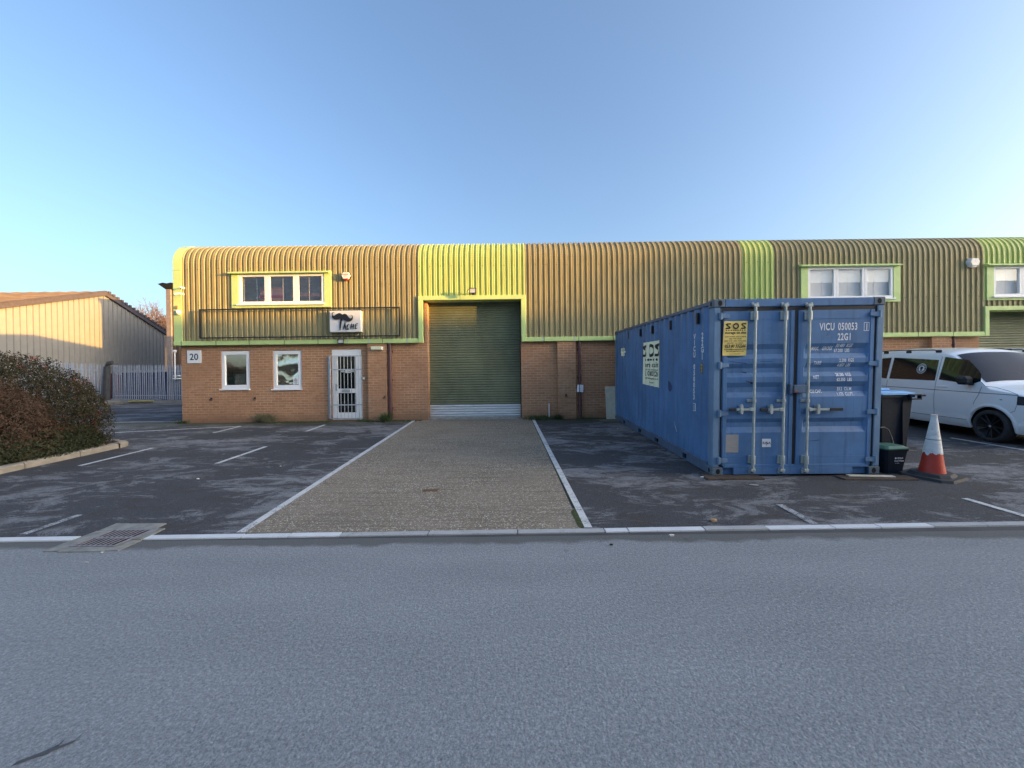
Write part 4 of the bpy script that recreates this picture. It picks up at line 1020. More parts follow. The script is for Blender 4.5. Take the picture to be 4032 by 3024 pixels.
def sos(mb, f2, xc, zc, wd, ht):
    """S O S in heavy strokes; f2(x, z) -> 3D"""
    t = ht*.2
    def poly(P): 
        from mathutils.geometry import tessellate_polygon
        tr = tessellate_polygon([[Vector((p[0], p[1], 0)) for p in P]]); mb.add([f2(*p) for p in P], [list(q) for q in tr])
    for k in (-1, 1):
        cx = xc+k*wd*.375; a = wd*.12; h = ht/2
        P = [(cx+a, zc+h), (cx-a*.5, zc+h), (cx-a*.9, zc+h*.85), (cx-a, zc+h*.55), (cx-a*.8, zc+h*.25), (cx+a*.25, zc-h*.38), (cx+a*.22, zc-h*.58), (cx-a, zc-h*.58), (cx-a, zc-h), (cx+a*.5, zc-h), (cx+a*.9, zc-h*.85), (cx+a, zc-h*.5), (cx+a*.75, zc-h*.2), (cx-a*.28, zc+h*.40), (cx-a*.22, zc+h*.58), (cx+a, zc+h*.58)]
        poly(P)
    n = 20; R = ht*.54; r = ht*.30; rx = wd*.15/R if False else 1
    vs = []; 
    for i in range(n):
        c, s = math.cos(2*math.pi*i/n), math.sin(2*math.pi*i/n); vs += [f2(xc+R*c, zc+R*s), f2(xc+r*c, zc+r*s)]
    mb.add(vs, [(2*i, 2*((i+1) % n), 2*((i+1) % n)+1, 2*i+1) for i in range(n)])
def morse(mb, f2, xc, z, wd, s):
    for i in range(9):
        x = xc+wd*(i-4)/9.4
        if 3 <= i <= 5: P = [(x-wd*.042, z-s*.6), (x+wd*.042, z-s*.6), (x+wd*.042, z+s*.6), (x-wd*.042, z+s*.6)]
        else: P = [(x+s*math.cos(a*.628), z+s*math.sin(a*.628)) for a in range(10)]
        mb.add([f2(*p) for p in P], [list(range(len(P)))])
def fz(x, z):
    b = (z-z0)/(z1-z0); return (x+(1-b)*sk, pf(.5, b)[1]-.010, z)
sos(mb, fz, cxp, z1-hh*.145, wv*.86, hh*.165); morse(mb, fz, cxp, z1-hh*.265, wv*.9, .009)
ln('storage on site', .365, .050, 1.0, .0012)
ln('CONTAINERS AND CABINS', .468, .026, .95, .0003); ln('HIRE AND SALES', .53, .026, .95, .0003); ln('NEW AND USED AVAILABLE', .592, .026, .95, .0003); ln('DELIVERY ALL AREAS', .655, .026, .95, .0003)
ln('023 80 332266', .765, .062, .80, .0016, .25); ln('enquiries@storageonsite.co.uk', .83, .026, .95, .0006); ln('www.storageonsite.co.uk', .888, .026, .95, .0006); ln('Locksure 03330 600350', .962, .018, .9)
mb.build('poster_lettering', M['letter'], po, True)
# stencilled data, following the horizontal recesses
zbr = sorted(Dm(700, v)[1] for q in bands for v in q)
def ddep(z):
    for q in bands:
        a, b, c, d = [Dm(700, v)[1] for v in q]
        if d < z < a: return .036*min(1, (a-z)/(a-b), (z-d)/(c-d))
    return 0.
def dwrap(mb, off, brk=None):
    bm = bmesh.new(); me = bpy.data.meshes.new('t'); me.from_pydata(mb.v, [], mb.f); bm.from_mesh(me)
    for z in (brk or zbr): bmesh.ops.bisect_plane(bm, geom=list(bm.verts)+list(bm.edges)+list(bm.faces), plane_co=(0, 0, z), plane_no=(0, 0, 1))
    bm.verts.index_update(); out = MB(); out.v = [(v.co.x, .004+ddep(v.co.z)-off, v.co.z) for v in bm.verts]; out.f = [[v.index for v in f.verts] for f in bm.faces]
    out.m = [0]*len(out.f); out.sm = [False]*len(out.f); bm.free(); bpy.data.meshes.remove(me); return out
mb = MB()
def st_(s, u, v, h, align='LEFT', xs=.62, bold=.0, shear=0., space=1.05, lines=None):
    x, z = Dm(u, v); size = h/.72
    mb.text(s, (x, -.0015, z), size=size, align=align, xs=xs, bold=bold, shear=shear, space=space)
b1 = .0032
st_('VICU', 980, 338, .105, xs=.60, bold=b1, space=1.12); st_('050053', 1128, 336, .105, xs=.58, bold=b1, space=1.12); st_('1', 1348, 336, .095, xs=.6, bold=b1)
xa, za = Dm(1338, 276); xb, zb3 = Dm(1379, 343)
for q in ((xa, xb, za-.007, za), (xa, xb, zb3, zb3+.007), (xa, xa+.007, zb3+.007, za-.007), (xb-.007, xb, zb3+.007, za-.007)): mb.add([(q[0], 0, q[2]), (q[1], 0, q[2]), (q[1], 0, q[3]), (q[0], 0, q[3])], [(0, 1, 2, 3)])
st_('22G1', 1124, 416, .100, xs=.60, bold=b1, space=1.1)
b2 = .0016
def st3(s, u, v, h, shear=0., dep=.0, xs=.62):
    x, z = Dm(u, v); mb.text(s, (x, -.0015+dep, z), size=h/.72, xs=xs, bold=b2, shear=shear, space=1.08)
st3('MAX.   GROSS', 922, 496, .052, .25, .030); st3('30.480  KGS', 1115, 472, .050, .30, .018); st3('67.200  LBS', 1110, 511, .050, 0, .036)
st3('TARE', 932, 610, .050, .12, .010); st3('2.200  KGS', 1138, 588, .048); st3('4.850  LBS', 1128, 626, .046, .30, .022)
st3('NET', 926, 724, .050, .0, .008); st3('28.280  KGS', 1112, 702, .046, -.1, .008); st3('62.350  LBS', 1117, 742, .048)
st3('CU.CAP.', 912, 838, .050, .0, .024); st3('33.2  CU.M.', 1132, 818, .048, 0, .036); st3('1.173  CU.FT.', 1124, 858, .046, -.12, .010)
dwrap(mb, .0035).build('stencil_lettering', simple('stencil_white', (.78, .80, .82), .6, var=.05), ct, True)
# scuffs
mb = MB()
for u0, v0, u1, v1, w_ in ((245, 585, 390, 602, .006), (498, 585, 600, 588, .004), (355, 670, 398, 676, .012), (382, 742, 412, 748, .010), (415, 752, 440, 758, .022), (890, 1226, 975, 1216, .006), (1035, 385, 1045, 362, .010), (190, 660, 212, 662, .008)):
    xa, za = Dm(u0, v0); xb, zb3 = Dm(u1, v1); dd = .03 if 600 < v0 < 705 or v0 > 745 and v0 < 870 else 0
    if abs(v0-585) < 3 or abs(v0-1226) < 3 or v0 in (385, 742): dd = 0
    mb.add([(xa, 0, za-w_*.3), (xb, 0, zb3-w_), (xb, 0, zb3+w_*.5), (xa, 0, za+w_*.4)], [(0, 1, 2, 3)])
dwrap(mb, .003).build('scuff_marks', simple('scuff_dark', (.02, .022, .04), .7), ct, True)
# side lettering and poster, wrapped over the corrugation
def wrap(mb, off):
    bm = bmesh.new(); me = bpy.data.meshes.new('t'); me.from_pydata(mb.v, [], mb.f); me.polygons.foreach_set('material_index', mb.m); bm.from_mesh(me)
    ys = [v[1] for v in mb.v]
    for yb_ in cbreaks(min(ys), max(ys))[1:-1]:
        bmesh.ops.bisect_plane(bm, geom=list(bm.verts)+list(bm.edges)+list(bm.faces), plane_co=(0, yb_, 0), plane_no=(0, 1, 0))
    bm.verts.index_update(); out = MB(); out.v = [(cdep(v.co.y)-off, v.co.y, v.co.z) for v in bm.verts]; out.f = [[v.index for v in f.verts] for f in bm.faces]
    out.m = [f.material_index for f in bm.faces]; out.sm = [False]*len(out.f); bm.free(); bpy.data.meshes.remove(me); return out
mb = MB()
for i, ch in enumerate('VICU 050053'):
    if ch != ' ': mb.text(ch, (0, .66, 2.14-.098*(i+1)+.012), (0, -1, 0), size=.115, xs=.98, align='CENTER', bold=.005)
zz = 2.14-.098*12.6
mb.text('1', (0, .66, zz), (0, -1, 0), size=.115, xs=.62, align='CENTER', bold=.002)
for a, b, c, d in ((-.05, .05, .098, .107), (-.05, .05, -.02, -.011), (-.05, -.038, -.02, .107), (.038, .05, -.02, .107)):
    mb.add([(0, .66+a, zz+c), (0, .66+b, zz+c), (0, .66+b, zz+d), (0, .66+a, zz+d)], [(0, 1, 2, 3)])
for i, ch in enumerate('22G1'): mb.text(ch, (0, .38, 2.14-.107*(i+1)+.012), (0, -1, 0), size=.13, xs=.95, align='CENTER', bold=.005)
wrap(mb, .004).build('side_lettering', simple('stencil_white_b', (.78, .80, .82), .6, var=.05), ct, True)
def sidez(px, py, yl):
    Y = 5.98+yl; return H+(1500-.0122*(px-2016)-py)/FPX*Y-.106-.045*yl
pz1, pz0 = sidez(2586, 1341, 2.3), sidez(2584, 1527, 2.3); pya, pyb = 3.40, 2.30
mb = MB(); mb.add([(0, pya, pz0+.02), (0, pyb, pz0), (0, pyb, pz1), (0, pya-.02, pz1)], [(0, 1, 2, 3)])
ps = wrap(mb, .006).build('poster', M['poster2'], ct, True); ps['label'] = 'pale yellow poster following the ribs of the container side'
mb = MB(); yc = (pya+pyb)/2; ph = pz1-pz0; pw = pya-pyb
f3_ = lambda x, z: (0, 2*yc-x, z)
sos(mb, f3_, yc, pz1-ph*.20, pw*1.0, ph*.27); morse(mb, f3_, yc, pz1-ph*.405, pw*.95, .028)
mb.text('storage on site', (0, yc, pz1-ph*.57), (0, -1, 0), size=.155, align='CENTER', bold=.003, xs=.98)
mb.text('HIRE AND SALES  NEW AND USED AVAILABLE', (0, yc, pz1-ph*.645), (0, -1, 0), size=.044, align='CENTER', bold=.0006, xs=.95)
mb.text('TEL 023 80 332266', (0, yc, pz1-ph*.765), (0, -1, 0), size=.145, align='CENTER', bold=.0028, xs=.80)
mb.text('enquiries@storageonsite.co.uk', (0, yc, pz1-ph*.84), (0, -1, 0), size=.058, align='CENTER', bold=.0008, xs=1.1)
mb.text('Open Weekdays', (0, yc, pz1-ph*.93), (0, -1, 0), size=.05, align='CENTER', bold=.0005)
wrap(mb, .009).build('poster_lettering', M['letter'], ps, True)
mb = MB(); z = sidez(2748, 1450, .43); mb.add([(0, .47, z-.075), (0, .36, z-.075), (0, .36, z+.075), (0, .47, z+.075)], [(0, 1, 2, 3)], 1); mb2 = MB()
o_ = wrap(mb, .004).build('height_sticker', [M['letter'], M['letter']], ct, True)
mb = MB(); mb.add([(0, .462, z-.068), (0, .368, z-.068), (0, .368, z+.068), (0, .462, z+.068)], [(0, 1, 2, 3)]); wrap(mb, .006).build('sticker_face', simple('sticker_yellow', (.72, .42, .05), .5), o_, True)
mb = MB(); mb.text('2.6m', (0, .415, z+.012), (0, -1, 0), size=.05, xs=.75, align='CENTER', bold=.001); mb.text("8'6\"", (0, .415, z-.055), (0, -1, 0), size=.06, xs=.75, align='CENTER', bold=.001); wrap(mb, .008).build('sticker_digits', M['letter'], o_, True)
mb = MB(); z = sidez(2446, 1387, 5.2); P = []
for i in range(20):
    r = .15 if i % 2 else .20; P.append((0, 5.2-r*1.0*math.cos(i*math.pi/10), z+r*.85*math.sin(i*math.pi/10)))
mb.add(P, [list(range(20))]); so_ = wrap(mb, .005).build('starburst_sticker', M['poster2'], ct, True)
mb = MB(); mb.text('HIRE', (0, 5.2, z+.02), (0, -1, 0), size=.10, align='CENTER', bold=.002); mb.text('SALE', (0, 5.2, z-.08), (0, -1, 0), size=.08, align='CENTER', bold=.002); wrap(mb, .008).build('starburst_letters', M['letter'], so_, True)
mb = MB(); z = sidez(2620, 1690, 1.45); mb.tube([(-.0, 1.50, z+.14), (-.002, 1.45, z+.06), (-.002, 1.42, z-.04)], .005, 5); wrap(mb, .003).build('white_scratch', M['white'], ct, True)
mb = MB(); z = sidez(2637, 1520, 1.75); P = [(0, 1.75+.07*math.cos(a*.7), z+.10*math.sin(a*.7)+.03*math.cos(a*.7)) for a in range(9)]; mb.add(P, [list(range(9))]); wrap(mb, .003).build('dark_patch', simple('dark_blue_patch', (.03, .055, .14), .6), ct, True)
# planks under the container
def plank(x0, x1, y0, y1, z0, z1, rz, label, mat='plank'):
    mb = MB(); mb.bbox(-(x1-x0)/2, (x1-x0)/2, -(y1-y0)/2, (y1-y0)/2, 0, z1-z0, .006)
    o = mb.build('timber_packer', M[mat]); o.location = ((x0+x1)/2, (y0+y1)/2, z0); o.rotation_euler = (.047, 0, rz)
    return tag(o, label, 'plank', 'timber packers under the container')
plank(2.80, 3.62, 5.80, 6.02, .075, .108, -.03, 'dark mossy timber packer under the left front corner of the container')
plank(4.72, 5.72, 5.70, 5.90, .075, .100, -.06, 'wide dark timber packer under the right front corner of the container')
plank(4.86, 5.46, 5.78, 5.86, .102, .120, -.16, 'thin pale plank lying on the right hand packer', 'wood')
# ------------------------------------------------------------------ bins and cone
def Pg(px, py): x, y = G(px, py); return x, y, zg(y)
wb = thing('wheelie_bin', (7.05, 7.72, zg(7.5)), 'black wheelie bin with a bright blue lid behind the container', 'bin', rot=(.0, 0, .10))
M['bin'] = simple('bin_black', (.012, .018, .028), .6, var=.15, scale=14, spec=.15)
mb = MB()
def taper(mb, a0, b0, a1, b1, z0, z1, bev=.03, y0=0, y1=0, mi=0):
    def ring(a, b, z, yo):
        c = bev; return [(-a+c, -b+yo, z), (a-c, -b+yo, z), (a, -b+c+yo, z), (a, b-c+yo, z), (a-c, b+yo, z), (-a+c, b+yo, z), (-a, b-c+yo, z), (-a, -b+c+yo, z)]
    v = ring(a0, b0, z0, y0)+ring(a1, b1, z1, y1)
    mb.add(v, [(i, (i+1) % 8, 8+(i+1) % 8, 8+i) for i in range(8)]+[list(range(8))[::-1], list(range(8, 16))], mi)
taper(mb, .30, .24, .36, .30, .06, 1.00, .05); taper(mb, .385, .325, .385, .325, 1.0, 1.045, .05)
mb.box(.10, .13, -.31, -.25, .1, .95)
mb.build('body', M['bin'], wb, True)
mb = MB(); taper(mb, .40, .34, .40, .34, 1.047, 1.075, .06); taper(mb, .39, .33, .30, .22, 1.075, 1.115, .05); lid = mb.build('lid', simple('lid_blue', (.22, .46, .78), .4), wb, True)
mb = MB(); mb.bbox(-.12, .10, -.1, .1, 1.115, 1.16, .02); mb.build('lid_ridge', lid.data.materials[0], lid, True)
mb = MB(); frame_rect(mb, .17, .39, .955, 1.055, -.40, -.33, .022); mb.tube([(.38, -.37, 1.03), (.50, -.36, 1.03)], .018, 8); mb.build('handle', M['bin'], wb, True)
for x in (-.26, .26):
    mb = MB(); mb.tube([(x-.03, .22, .1), (x+.03, .22, .1)], .10, 16); mb.build('wheel', M['rubber'], wb, True)
x, y, z = Pg(3495, 1884)
fc = thing('food_caddy', (5.70, 6.16, zg(6.1)-.006), 'small black food waste caddy with a dark green lid beside the container', 'bin', rot=(.047, 0, .12))
mb = MB(); taper(mb, .145, .125, .19, .155, 0, .35, .03); taper(mb, .20, .165, .20, .165, .35, .375, .03); mb.build('body', M['bin'], fc, True)
mb = MB(); taper(mb, .205, .17, .205, .17, .377, .392, .03); taper(mb, .20, .165, .15, .12, .392, .425, .03); mb.build('lid', simple('lid_green', (.035, .13, .075), .4), fc, True)
mb = MB(); mb.tube([(-.10, .06, .36), (-.10, .11, .58), (-.07, .13, .64), (-.02, .135, .66), (.10, .135, .66), (.15, .12, .62), (.17, .09, .52), (.175, .04, .36)], .009, 8); mb.build('carry_handle', M['blackp'], fc, True)
mb = MB(); mb.text('VEOLIA', (-.005, -.153, .235), size=.034, xs=.9, bold=.0006, align='LEFT'); mb.text('Food Waste', (-.045, -.149, .195), size=.032, bold=.0006); mb.tube([(-.03, -.15, .247), (-.03, -.156, .247)], .012, 10); mb.text('recycling', (-.03, -.146, .165), size=.020)
mb.build('lettering', M['white'], fc, True)
# cone
x, y, z = Pg(3668, 1876)
cn = thing('traffic_cone', (x, y, z), 'orange red traffic cone with a torn white sleeve on a heavy black base', 'traffic cone', rot=(.047, 0, 0))
mb = MB()
def cring(r0, r1, z0, z1, n=40, jag=0, mi=0, off=.0):
    vs = []
    for i in range(n):
        a = 2*math.pi*i/n; j = (jag*(mnoise.noise(Vector((math.cos(a)*2.2, math.sin(a)*2.2, 1)))+.6*mnoise.noise(Vector((math.cos(a)*6, math.sin(a)*6, 5)))) if jag else 0)
        zz = z0+j; t = (zz-z0)/(z1-z0); r = r0+(r1-r0)*t
        vs += [((r+off)*math.cos(a), (r+off)*math.sin(a), zz), ((r1+off)*math.cos(a), (r1+off)*math.sin(a), z1)]
    mb.add(vs, [(2*i, 2*((i+1) % n), 2*((i+1) % n)+1, 2*i+1) for i in range(n)], mi, True)
cring(.150, .117, .06, .235); cring(.121, .110, .236, .30); cring(.110, .030, .30, .86); cring(.030, .034, .86, .90)
mb.add([(.043*math.cos(i*.3142), .043*math.sin(i*.3142), .90) for i in range(20)], [list(range(20))])
mb.build('cone_body', simple('cone_orange', (.50, .045, .025), .5, var=.1, scale=8, dirt=((.25, .06, .04), .62, .4)), cn, True)
mb = MB(); cring(.1036, .030, .345, .862, 64, .045, 0, .005); cring(.030, .033, .862, .902, 40, 0, 0, .004); mb.add([(.036*math.cos(i*.3142), .036*math.sin(i*.3142), .903) for i in range(20)], [list(range(20))]); cring(.158, .142, .33, .345, 64, .0, 0, .005) if False else None
mb.build('white_sleeve', simple('dirty_white_sleeve', (.70, .70, .69), .6, var=.12, scale=9, dirt=((.22, .21, .20), .55, .55), stretch=(1, 1, 3)), cn, True)
mb = MB(); cring(.0751, .0740, .545, .553, 40, 0, 0, .0065); mb.build('sleeve_seam', M['rubber'], cn, True)
for nm, a0, a1, z0, z1, rz in (('base_plate', .31, .295, .0, .035, .42), ('base_block', .24, .205, .036, .075, .55)):
    mb = MB(); taper(mb, a0, a0, a1, a1, z0, z1, .09); c, s = math.cos(rz), math.sin(rz); mb.v = [(v[0]*c-v[1]*s, v[0]*s+v[1]*c, v[2]) for v in mb.v]; mb.build(nm, M['rubber'], cn, True)
# ------------------------------------------------------------------ van
def lerp_t(T, x):
    if x <= T[0][0]: return T[0][1]
    for (a, p), (b, q) in zip(T[:-1], T[1:]):
        if x <= b:
            t = (x-a)/(b-a); return p+(q-p)*t
    return T[-1][1]
TW = [(.20, .86), (.28, .915), (.38, .945), (.42, .955), (.46, .948), (.6, .962), (.8, .968), (.97, .962), (1.0, .952), (1.15, .935), (1.8, .80), (1.86, .75), (1.95, .66)]
TP = [(0, .66), (.04, .76), (.12, .855), (.25, .92), (.45, .968), (.8, .995), (1.1, 1), (4.6, 1), (4.83, .975), (4.9, .92)]
TH = [(0, .60), (.015, .78), (.06, .92), (.18, 1.0), (.5, 1.09), (.95, 1.165), (1.05, 1.20), (1.5, 1.59), (1.78, 1.81), (1.92, 1.885), (2.1, 1.925), (2.5, 1.955), (3.3, 1.97), (4.4, 1.945), (4.72, 1.90), (4.84, 1.80), (4.9, 1.35)]
TE = [(0, .03), (.2, .08), (.95, .09), (1.05, .05), (1.78, .07), (2.1, .115), (4.6, .13), (4.9, .1)]
def W(y, z): return lerp_t(TW, z)*lerp_t(TP, y)
def ze(y): return lerp_t(TH, y)-lerp_t(TE, y)
def surf(x, y):
    z0 = ze(y); w_ = W(y, z0); t = min(1, abs(x)/w_); return z0+(lerp_t(TH, y)-z0)*(1-t**3.0)
vn = thing('parked_van', (10.56, 7.23, zg(7.23)), 'white van with black alloy wheels and roof rails parked nose out by the shutter', 'van', rot=(.044, 0, -.055))
M['van'] = simple('van_white', (.93, .93, .92), .28, var=.02, scale=2, coat=.6, spec=.5)
ys = sorted(set([0, .015, .04, .08, .12, .18, .25, .32, .40, .45]+[.45+.025*i for i in range(37)]+[1.4+.1*i for i in range(20)]+[3.4+.025*i for i in range(41)]+[4.45, 4.5, 4.6, 4.68, 4.75, 4.80, 4.84, 4.87, 4.9]+[1.05, 1.78, 1.92]))
NZ, NC = 34, 9
mb = MB(); n = NZ+NC; vs = []; WC = ((.90, .33), (3.92, .33))
for y in ys:
    zb0 = .23 if y > .05 else .30; z1 = ze(y)
    row = [(-W(y, zb0+(z1-zb0)*i/(NZ-1)), y, zb0+(z1-zb0)*i/(NZ-1)) for i in range(NZ)]
    w_ = W(y, z1)
    for i in range(1, NC+1):
        x = -w_*math.cos(math.pi/2*i/NC); row.append((x, y, surf(x, y)))
    vs += row
def arch(f):
    c = [sum(vs[i][k] for i in f)/4 for k in range(3)]
    return abs(c[0]) > .55 and any((c[1]-a)**2+(c[2]-b)**2 < .405**2 and c[2] < 1.0 for a, b in WC)
fs = [(j*n+i, j*n+i+1, (j+1)*n+i+1, (j+1)*n+i) for j in range(len(ys)-1) for i in range(n-1)]
fs = [f for f in fs if not arch(f)]
mb.add(vs, fs, 0, True); mb.add([(-v[0], v[1], v[2]) for v in vs], [f[::-1] for f in fs], 0, True)
# nose and tail caps
for j in (0, len(ys)-1):
    r = vs[j*n:(j+1)*n]; cap = r+[(-v[0], v[1], v[2]) for v in r[:-1]][::-1]; mb.add(cap, [list(range(len(cap)))])
body = mb.build('body', M['van'], vn, True, fixn=False)
mb = MB(); mb.box(-.80, .80, .1, 4.8, .22, .26)
for a, b in WC:
    for s in (-1, 1):
        v = []; 
        for i in range(13):
            t = math.pi*i/12; v += [(s*.93, a+.41*math.cos(t), b+.41*math.sin(t)), (s*.55, a+.41*math.cos(t), b+.41*math.sin(t))]
        mb.add(v, [(2*i, 2*i+1, 2*i+3, 2*i+2) for i in range(12)]); mb.box(s*.54, s*.56, a-.42, a+.42, .2, .76)
mb.build('underbody', M['dark'], vn, True)
mb = MB()
for a, b in WC:
    for s in (-1, 1):
        v = []; N = 30
        for i in range(N+1):
            t = -.22+(math.pi+.44)*i/N
            for r, o_ in ((.385, .0), (.392, .022), (.425, .024), (.455, .004)):
                y, z = a+r*math.cos(t), b+r*math.sin(t); v.append((s*(W(y, max(z, .24))+o_-(.02 if r < .39 else 0)), y, max(z, .235)))
        mb.add(v, [(4*i+k, 4*i+k+1, 4*i+k+5, 4*i+k+4) for i in range(N) for k in range(3)], 0, True); mb.cut()
mb.build('wheel_arch', M['van'], vn, True)
M['vglass'] = NB('van_glass').fin((.012, .016, .016), .04, spec=.7)
def sidepoly(mb, pts, off=.004, mi=0, s=-1, nz=8):
    # fill polygon on the side surface by horizontal slices
    zs = [p[1] for p in pts]; lo, hi = min(zs), max(zs); rows = []
    for k in range(nz+1):
        z = lo+(hi-lo)*k/nz; z_ = min(max(z, lo+1e-5), hi-1e-5); xs = []
        for (a, b), (c, d) in zip(pts, pts[1:]+pts[:1]):
            if (b-z_)*(d-z_) < 0: xs.append(a+(c-a)*(z_-b)/(d-b))
        rows.append((min(xs), max(xs), z))
    v = []
    for a, b, z in rows:
        for i in range(5): y = a+(b-a)*i/4; v.append((s*(W(y, z)+off), y, z))
    mb.add(v, [(5*j+i, 5*j+i+1, 5*j+i+6, 5*j+i+5) for j in range(nz) for i in range(4)], mi, True)
fw_ = [(1.98, 1.74), (1.60, 1.735), (1.50, 1.70), (1.16, 1.40), (1.12, 1.20), (1.30, 1.155), (2.00, 1.175)]
rw_ = [(2.11, 1.735), (2.08, 1.20), (3.28, 1.20), (3.28, 1.74)]; rw2 = [(3.36, 1.74), (3.36, 1.20), (4.55, 1.22), (4.48, 1.72)]
mb = MB()
for s in (-1, 1):
    sidepoly(mb, fw_, .005, 0, s); mb.cut(); sidepoly(mb, rw_, .005, 0, s); mb.cut(); sidepoly(mb, rw2, .005, 0, s); mb.cut()
mb.build('side_window', M['vglass'], vn, True)
mb = MB(); v = []; NY, NX = 14, 16
for j in range(NY+1):
    y = 1.10+(1.82-1.10)*j/NY; wm = W(y, ze(y))-.075
    for i in range(NX+1): x = -wm+2*wm*i/NX; v.append((x, y-.006, surf(x, y)+.006))
mb.add(v, [(j*(NX+1)+i, j*(NX+1)+i+1, (j+1)*(NX+1)+i+1, (j+1)*(NX+1)+i) for j in range(NY) for i in range(NX)], 0, True); mb.build('windscreen', NB('screen_glass').fin((.02, .022, .032), .12, spec=.22), vn, True)
mb = MB()
def seam(pts, w_=.006, s=-1, mi=0):
    P = []
    for (a, b), (c, d) in zip(pts[:-1], pts[1:]):
        m = max(1, int(math.hypot(c-a, d-b)/.08)); P += [(a+(c-a)*i/m, b+(d-b)*i/m) for i in range(m)]
    P.append(pts[-1]); v = []
    for i, (y, z) in enumerate(P):
        y0, z0 = P[max(i-1, 0)]; y1, z1 = P[min(i+1, len(P)-1)]; L = math.hypot(y1-y0, z1-z0); ny, nz = -(z1-z0)/L*w_, (y1-y0)/L*w_
        v += [(s*(W(y+ny, z+nz)+.0035), y+ny, z+nz), (s*(W(y-ny, z-nz)+.0035), y-ny, z-nz)]
    mb.add(v, [(2*i, 2*i+1, 2*i+3, 2*i+2) for i in range(len(P)-1)], mi)
for s in (-1, 1):  # door gaps, plus long dark lines painting the shade of the body creases
    mb.cut(); seam([(.46, .985), (1.2, .99), (3, .995), (4.7, .995)], .006, s); seam([(1.09, 1.12), (1.12, .95), (1.19, .80), (1.21, .74)], .004, s)
    seam([(2.05, 1.75), (2.05, 1.1), (2.04, .34)], .004, s); seam([(1.34, .40), (3.5, .40)], .004, s); seam([(1.36, .33), (3.5, .33)], .003, s) if False else None
    seam([(1.02, 1.13), (.85, 1.12), (.62, 1.06), (.47, .995)], .004, s); seam([(3.32, 1.16), (3.33, .4)], .004, s); seam([(.47, .80), (.50, .68), (.60, .62)], .003, s)
    seam([(1.03, 1.135), (1.25, 1.33), (1.52, 1.60)], .004, s)
mb.build('gap_and_crease_line', simple('gap_and_crease_line', (.05, .055, .065), .6), vn, True)
mb = MB()
for s in (-1, 1):
    mb.cut(); sidepoly(mb, [(.10, .80), (.47, .80), (.47, .975), (.12, .93)], .006, 0, s, 5)
mb.build('headlight', simple('headlight_dark', (.03, .03, .035), .08), vn, True)
mb = MB(); mb.bbox(-(W(.6, .8)+.008), -(W(.6, .8)-.01), .70, .80, .865, .895, .01); mb.build('side_repeater', simple('repeater', (.12, .13, .14), .2), vn, True)
for s in (-1, 1):
    mb = MB(); mb.tube([(s*(W(1.8, 1.07)+.012), 1.78, 1.075), (s*(W(1.8, 1.07)+.03), 1.82, 1.075), (s*(W(1.9, 1.07)+.03), 1.98, 1.075), (s*(W(2, 1.07)+.012), 2.02, 1.075)], .014, 8); mb.build('door_handle', M['van'], vn, True)
    mb = MB(); mb.bbox(s*.96, s*1.17, 1.20, 1.42, 1.15, 1.33, .05); mb.bbox(s*.90, s*1.0, 1.24, 1.32, 1.13, 1.19, .02); mb.build('mirror', M['blackp'], vn, True)
    mb = MB(); mb.tube([(s*.76, 2.15, 1.86), (s*.75, 2.30, 1.905), (s*.745, 3.2, 1.925), (s*.75, 4.3, 1.905), (s*.76, 4.45, 1.85)], .013, 8)
    for y in (2.2, 2.95, 3.6, 4.35): mb.bbox(s*.74, s*.77, y-.07, y+.07, 1.84, 1.905, .012)
    mb.build('roof_rail', M['black'], vn, True)
# wheel
M['alloy'] = simple('black_alloy', (.018, .018, .020), .3, .3, var=.1)
for a, b in WC:
    for s in (-1, 1):
        cx = s*.955
        mb = MB(); prof_t = [(.245, 0), (.27, .012), (.315, .006), (.330, -.02), (.332, -.19), (.315, -.21)]; N = 36; v = []
        for i in range(N):
            t = 2*math.pi*i/N
            for r, d in prof_t: v.append((cx+s*(d-.0), a+r*math.cos(t), b+r*math.sin(t)))
        m = len(prof_t); mb.add(v, [(i*m+k, i*m+k+1, ((i+1) % N)*m+k+1, ((i+1) % N)*m+k) for i in range(N) for k in range(m-1)], 0, True)
        wh_ = mb.build('wheel', M['rubber'], vn, True)
        mb = MB(); v = []
        for i in range(N):
            t = 2*math.pi*i/N
            for r, d in ((.248, .004), (.232, -.004), (.225, -.06), (.05, -.09), (.0, -.09)): v.append((cx+s*d, a+r*math.cos(t), b+r*math.sin(t)))
        mb.add(v, [(i*5+k, i*5+k+1, ((i+1) % N)*5+k+1, ((i+1) % N)*5+k) for i in range(N) for k in range(4)], 0, True)
        for q in range(10):
            t = 2*math.pi*q/10+(.12 if q % 2 else -.06); c, sn_ = math.cos(t), math.sin(t)
            P0 = Vector((cx-s*.03, a+.05*c, b+.05*sn_)); P1 = Vector((cx-s*.006, a+.236*c, b+.236*sn_)); mb.tube([P0, P1], [.020, .011], 6)
        mb.tube([(cx-s*.06, a, b), (cx-s*.012, a, b)], [.06, .045], 14); mb.build('rim', M['alloy'], wh_, True)
        mb = MB(); mb.tube([(cx-s*.014, a, b), (cx-s*.006, a, b)], .024, 12); mb.build('hub_cap', M['steel'], wh_, True)
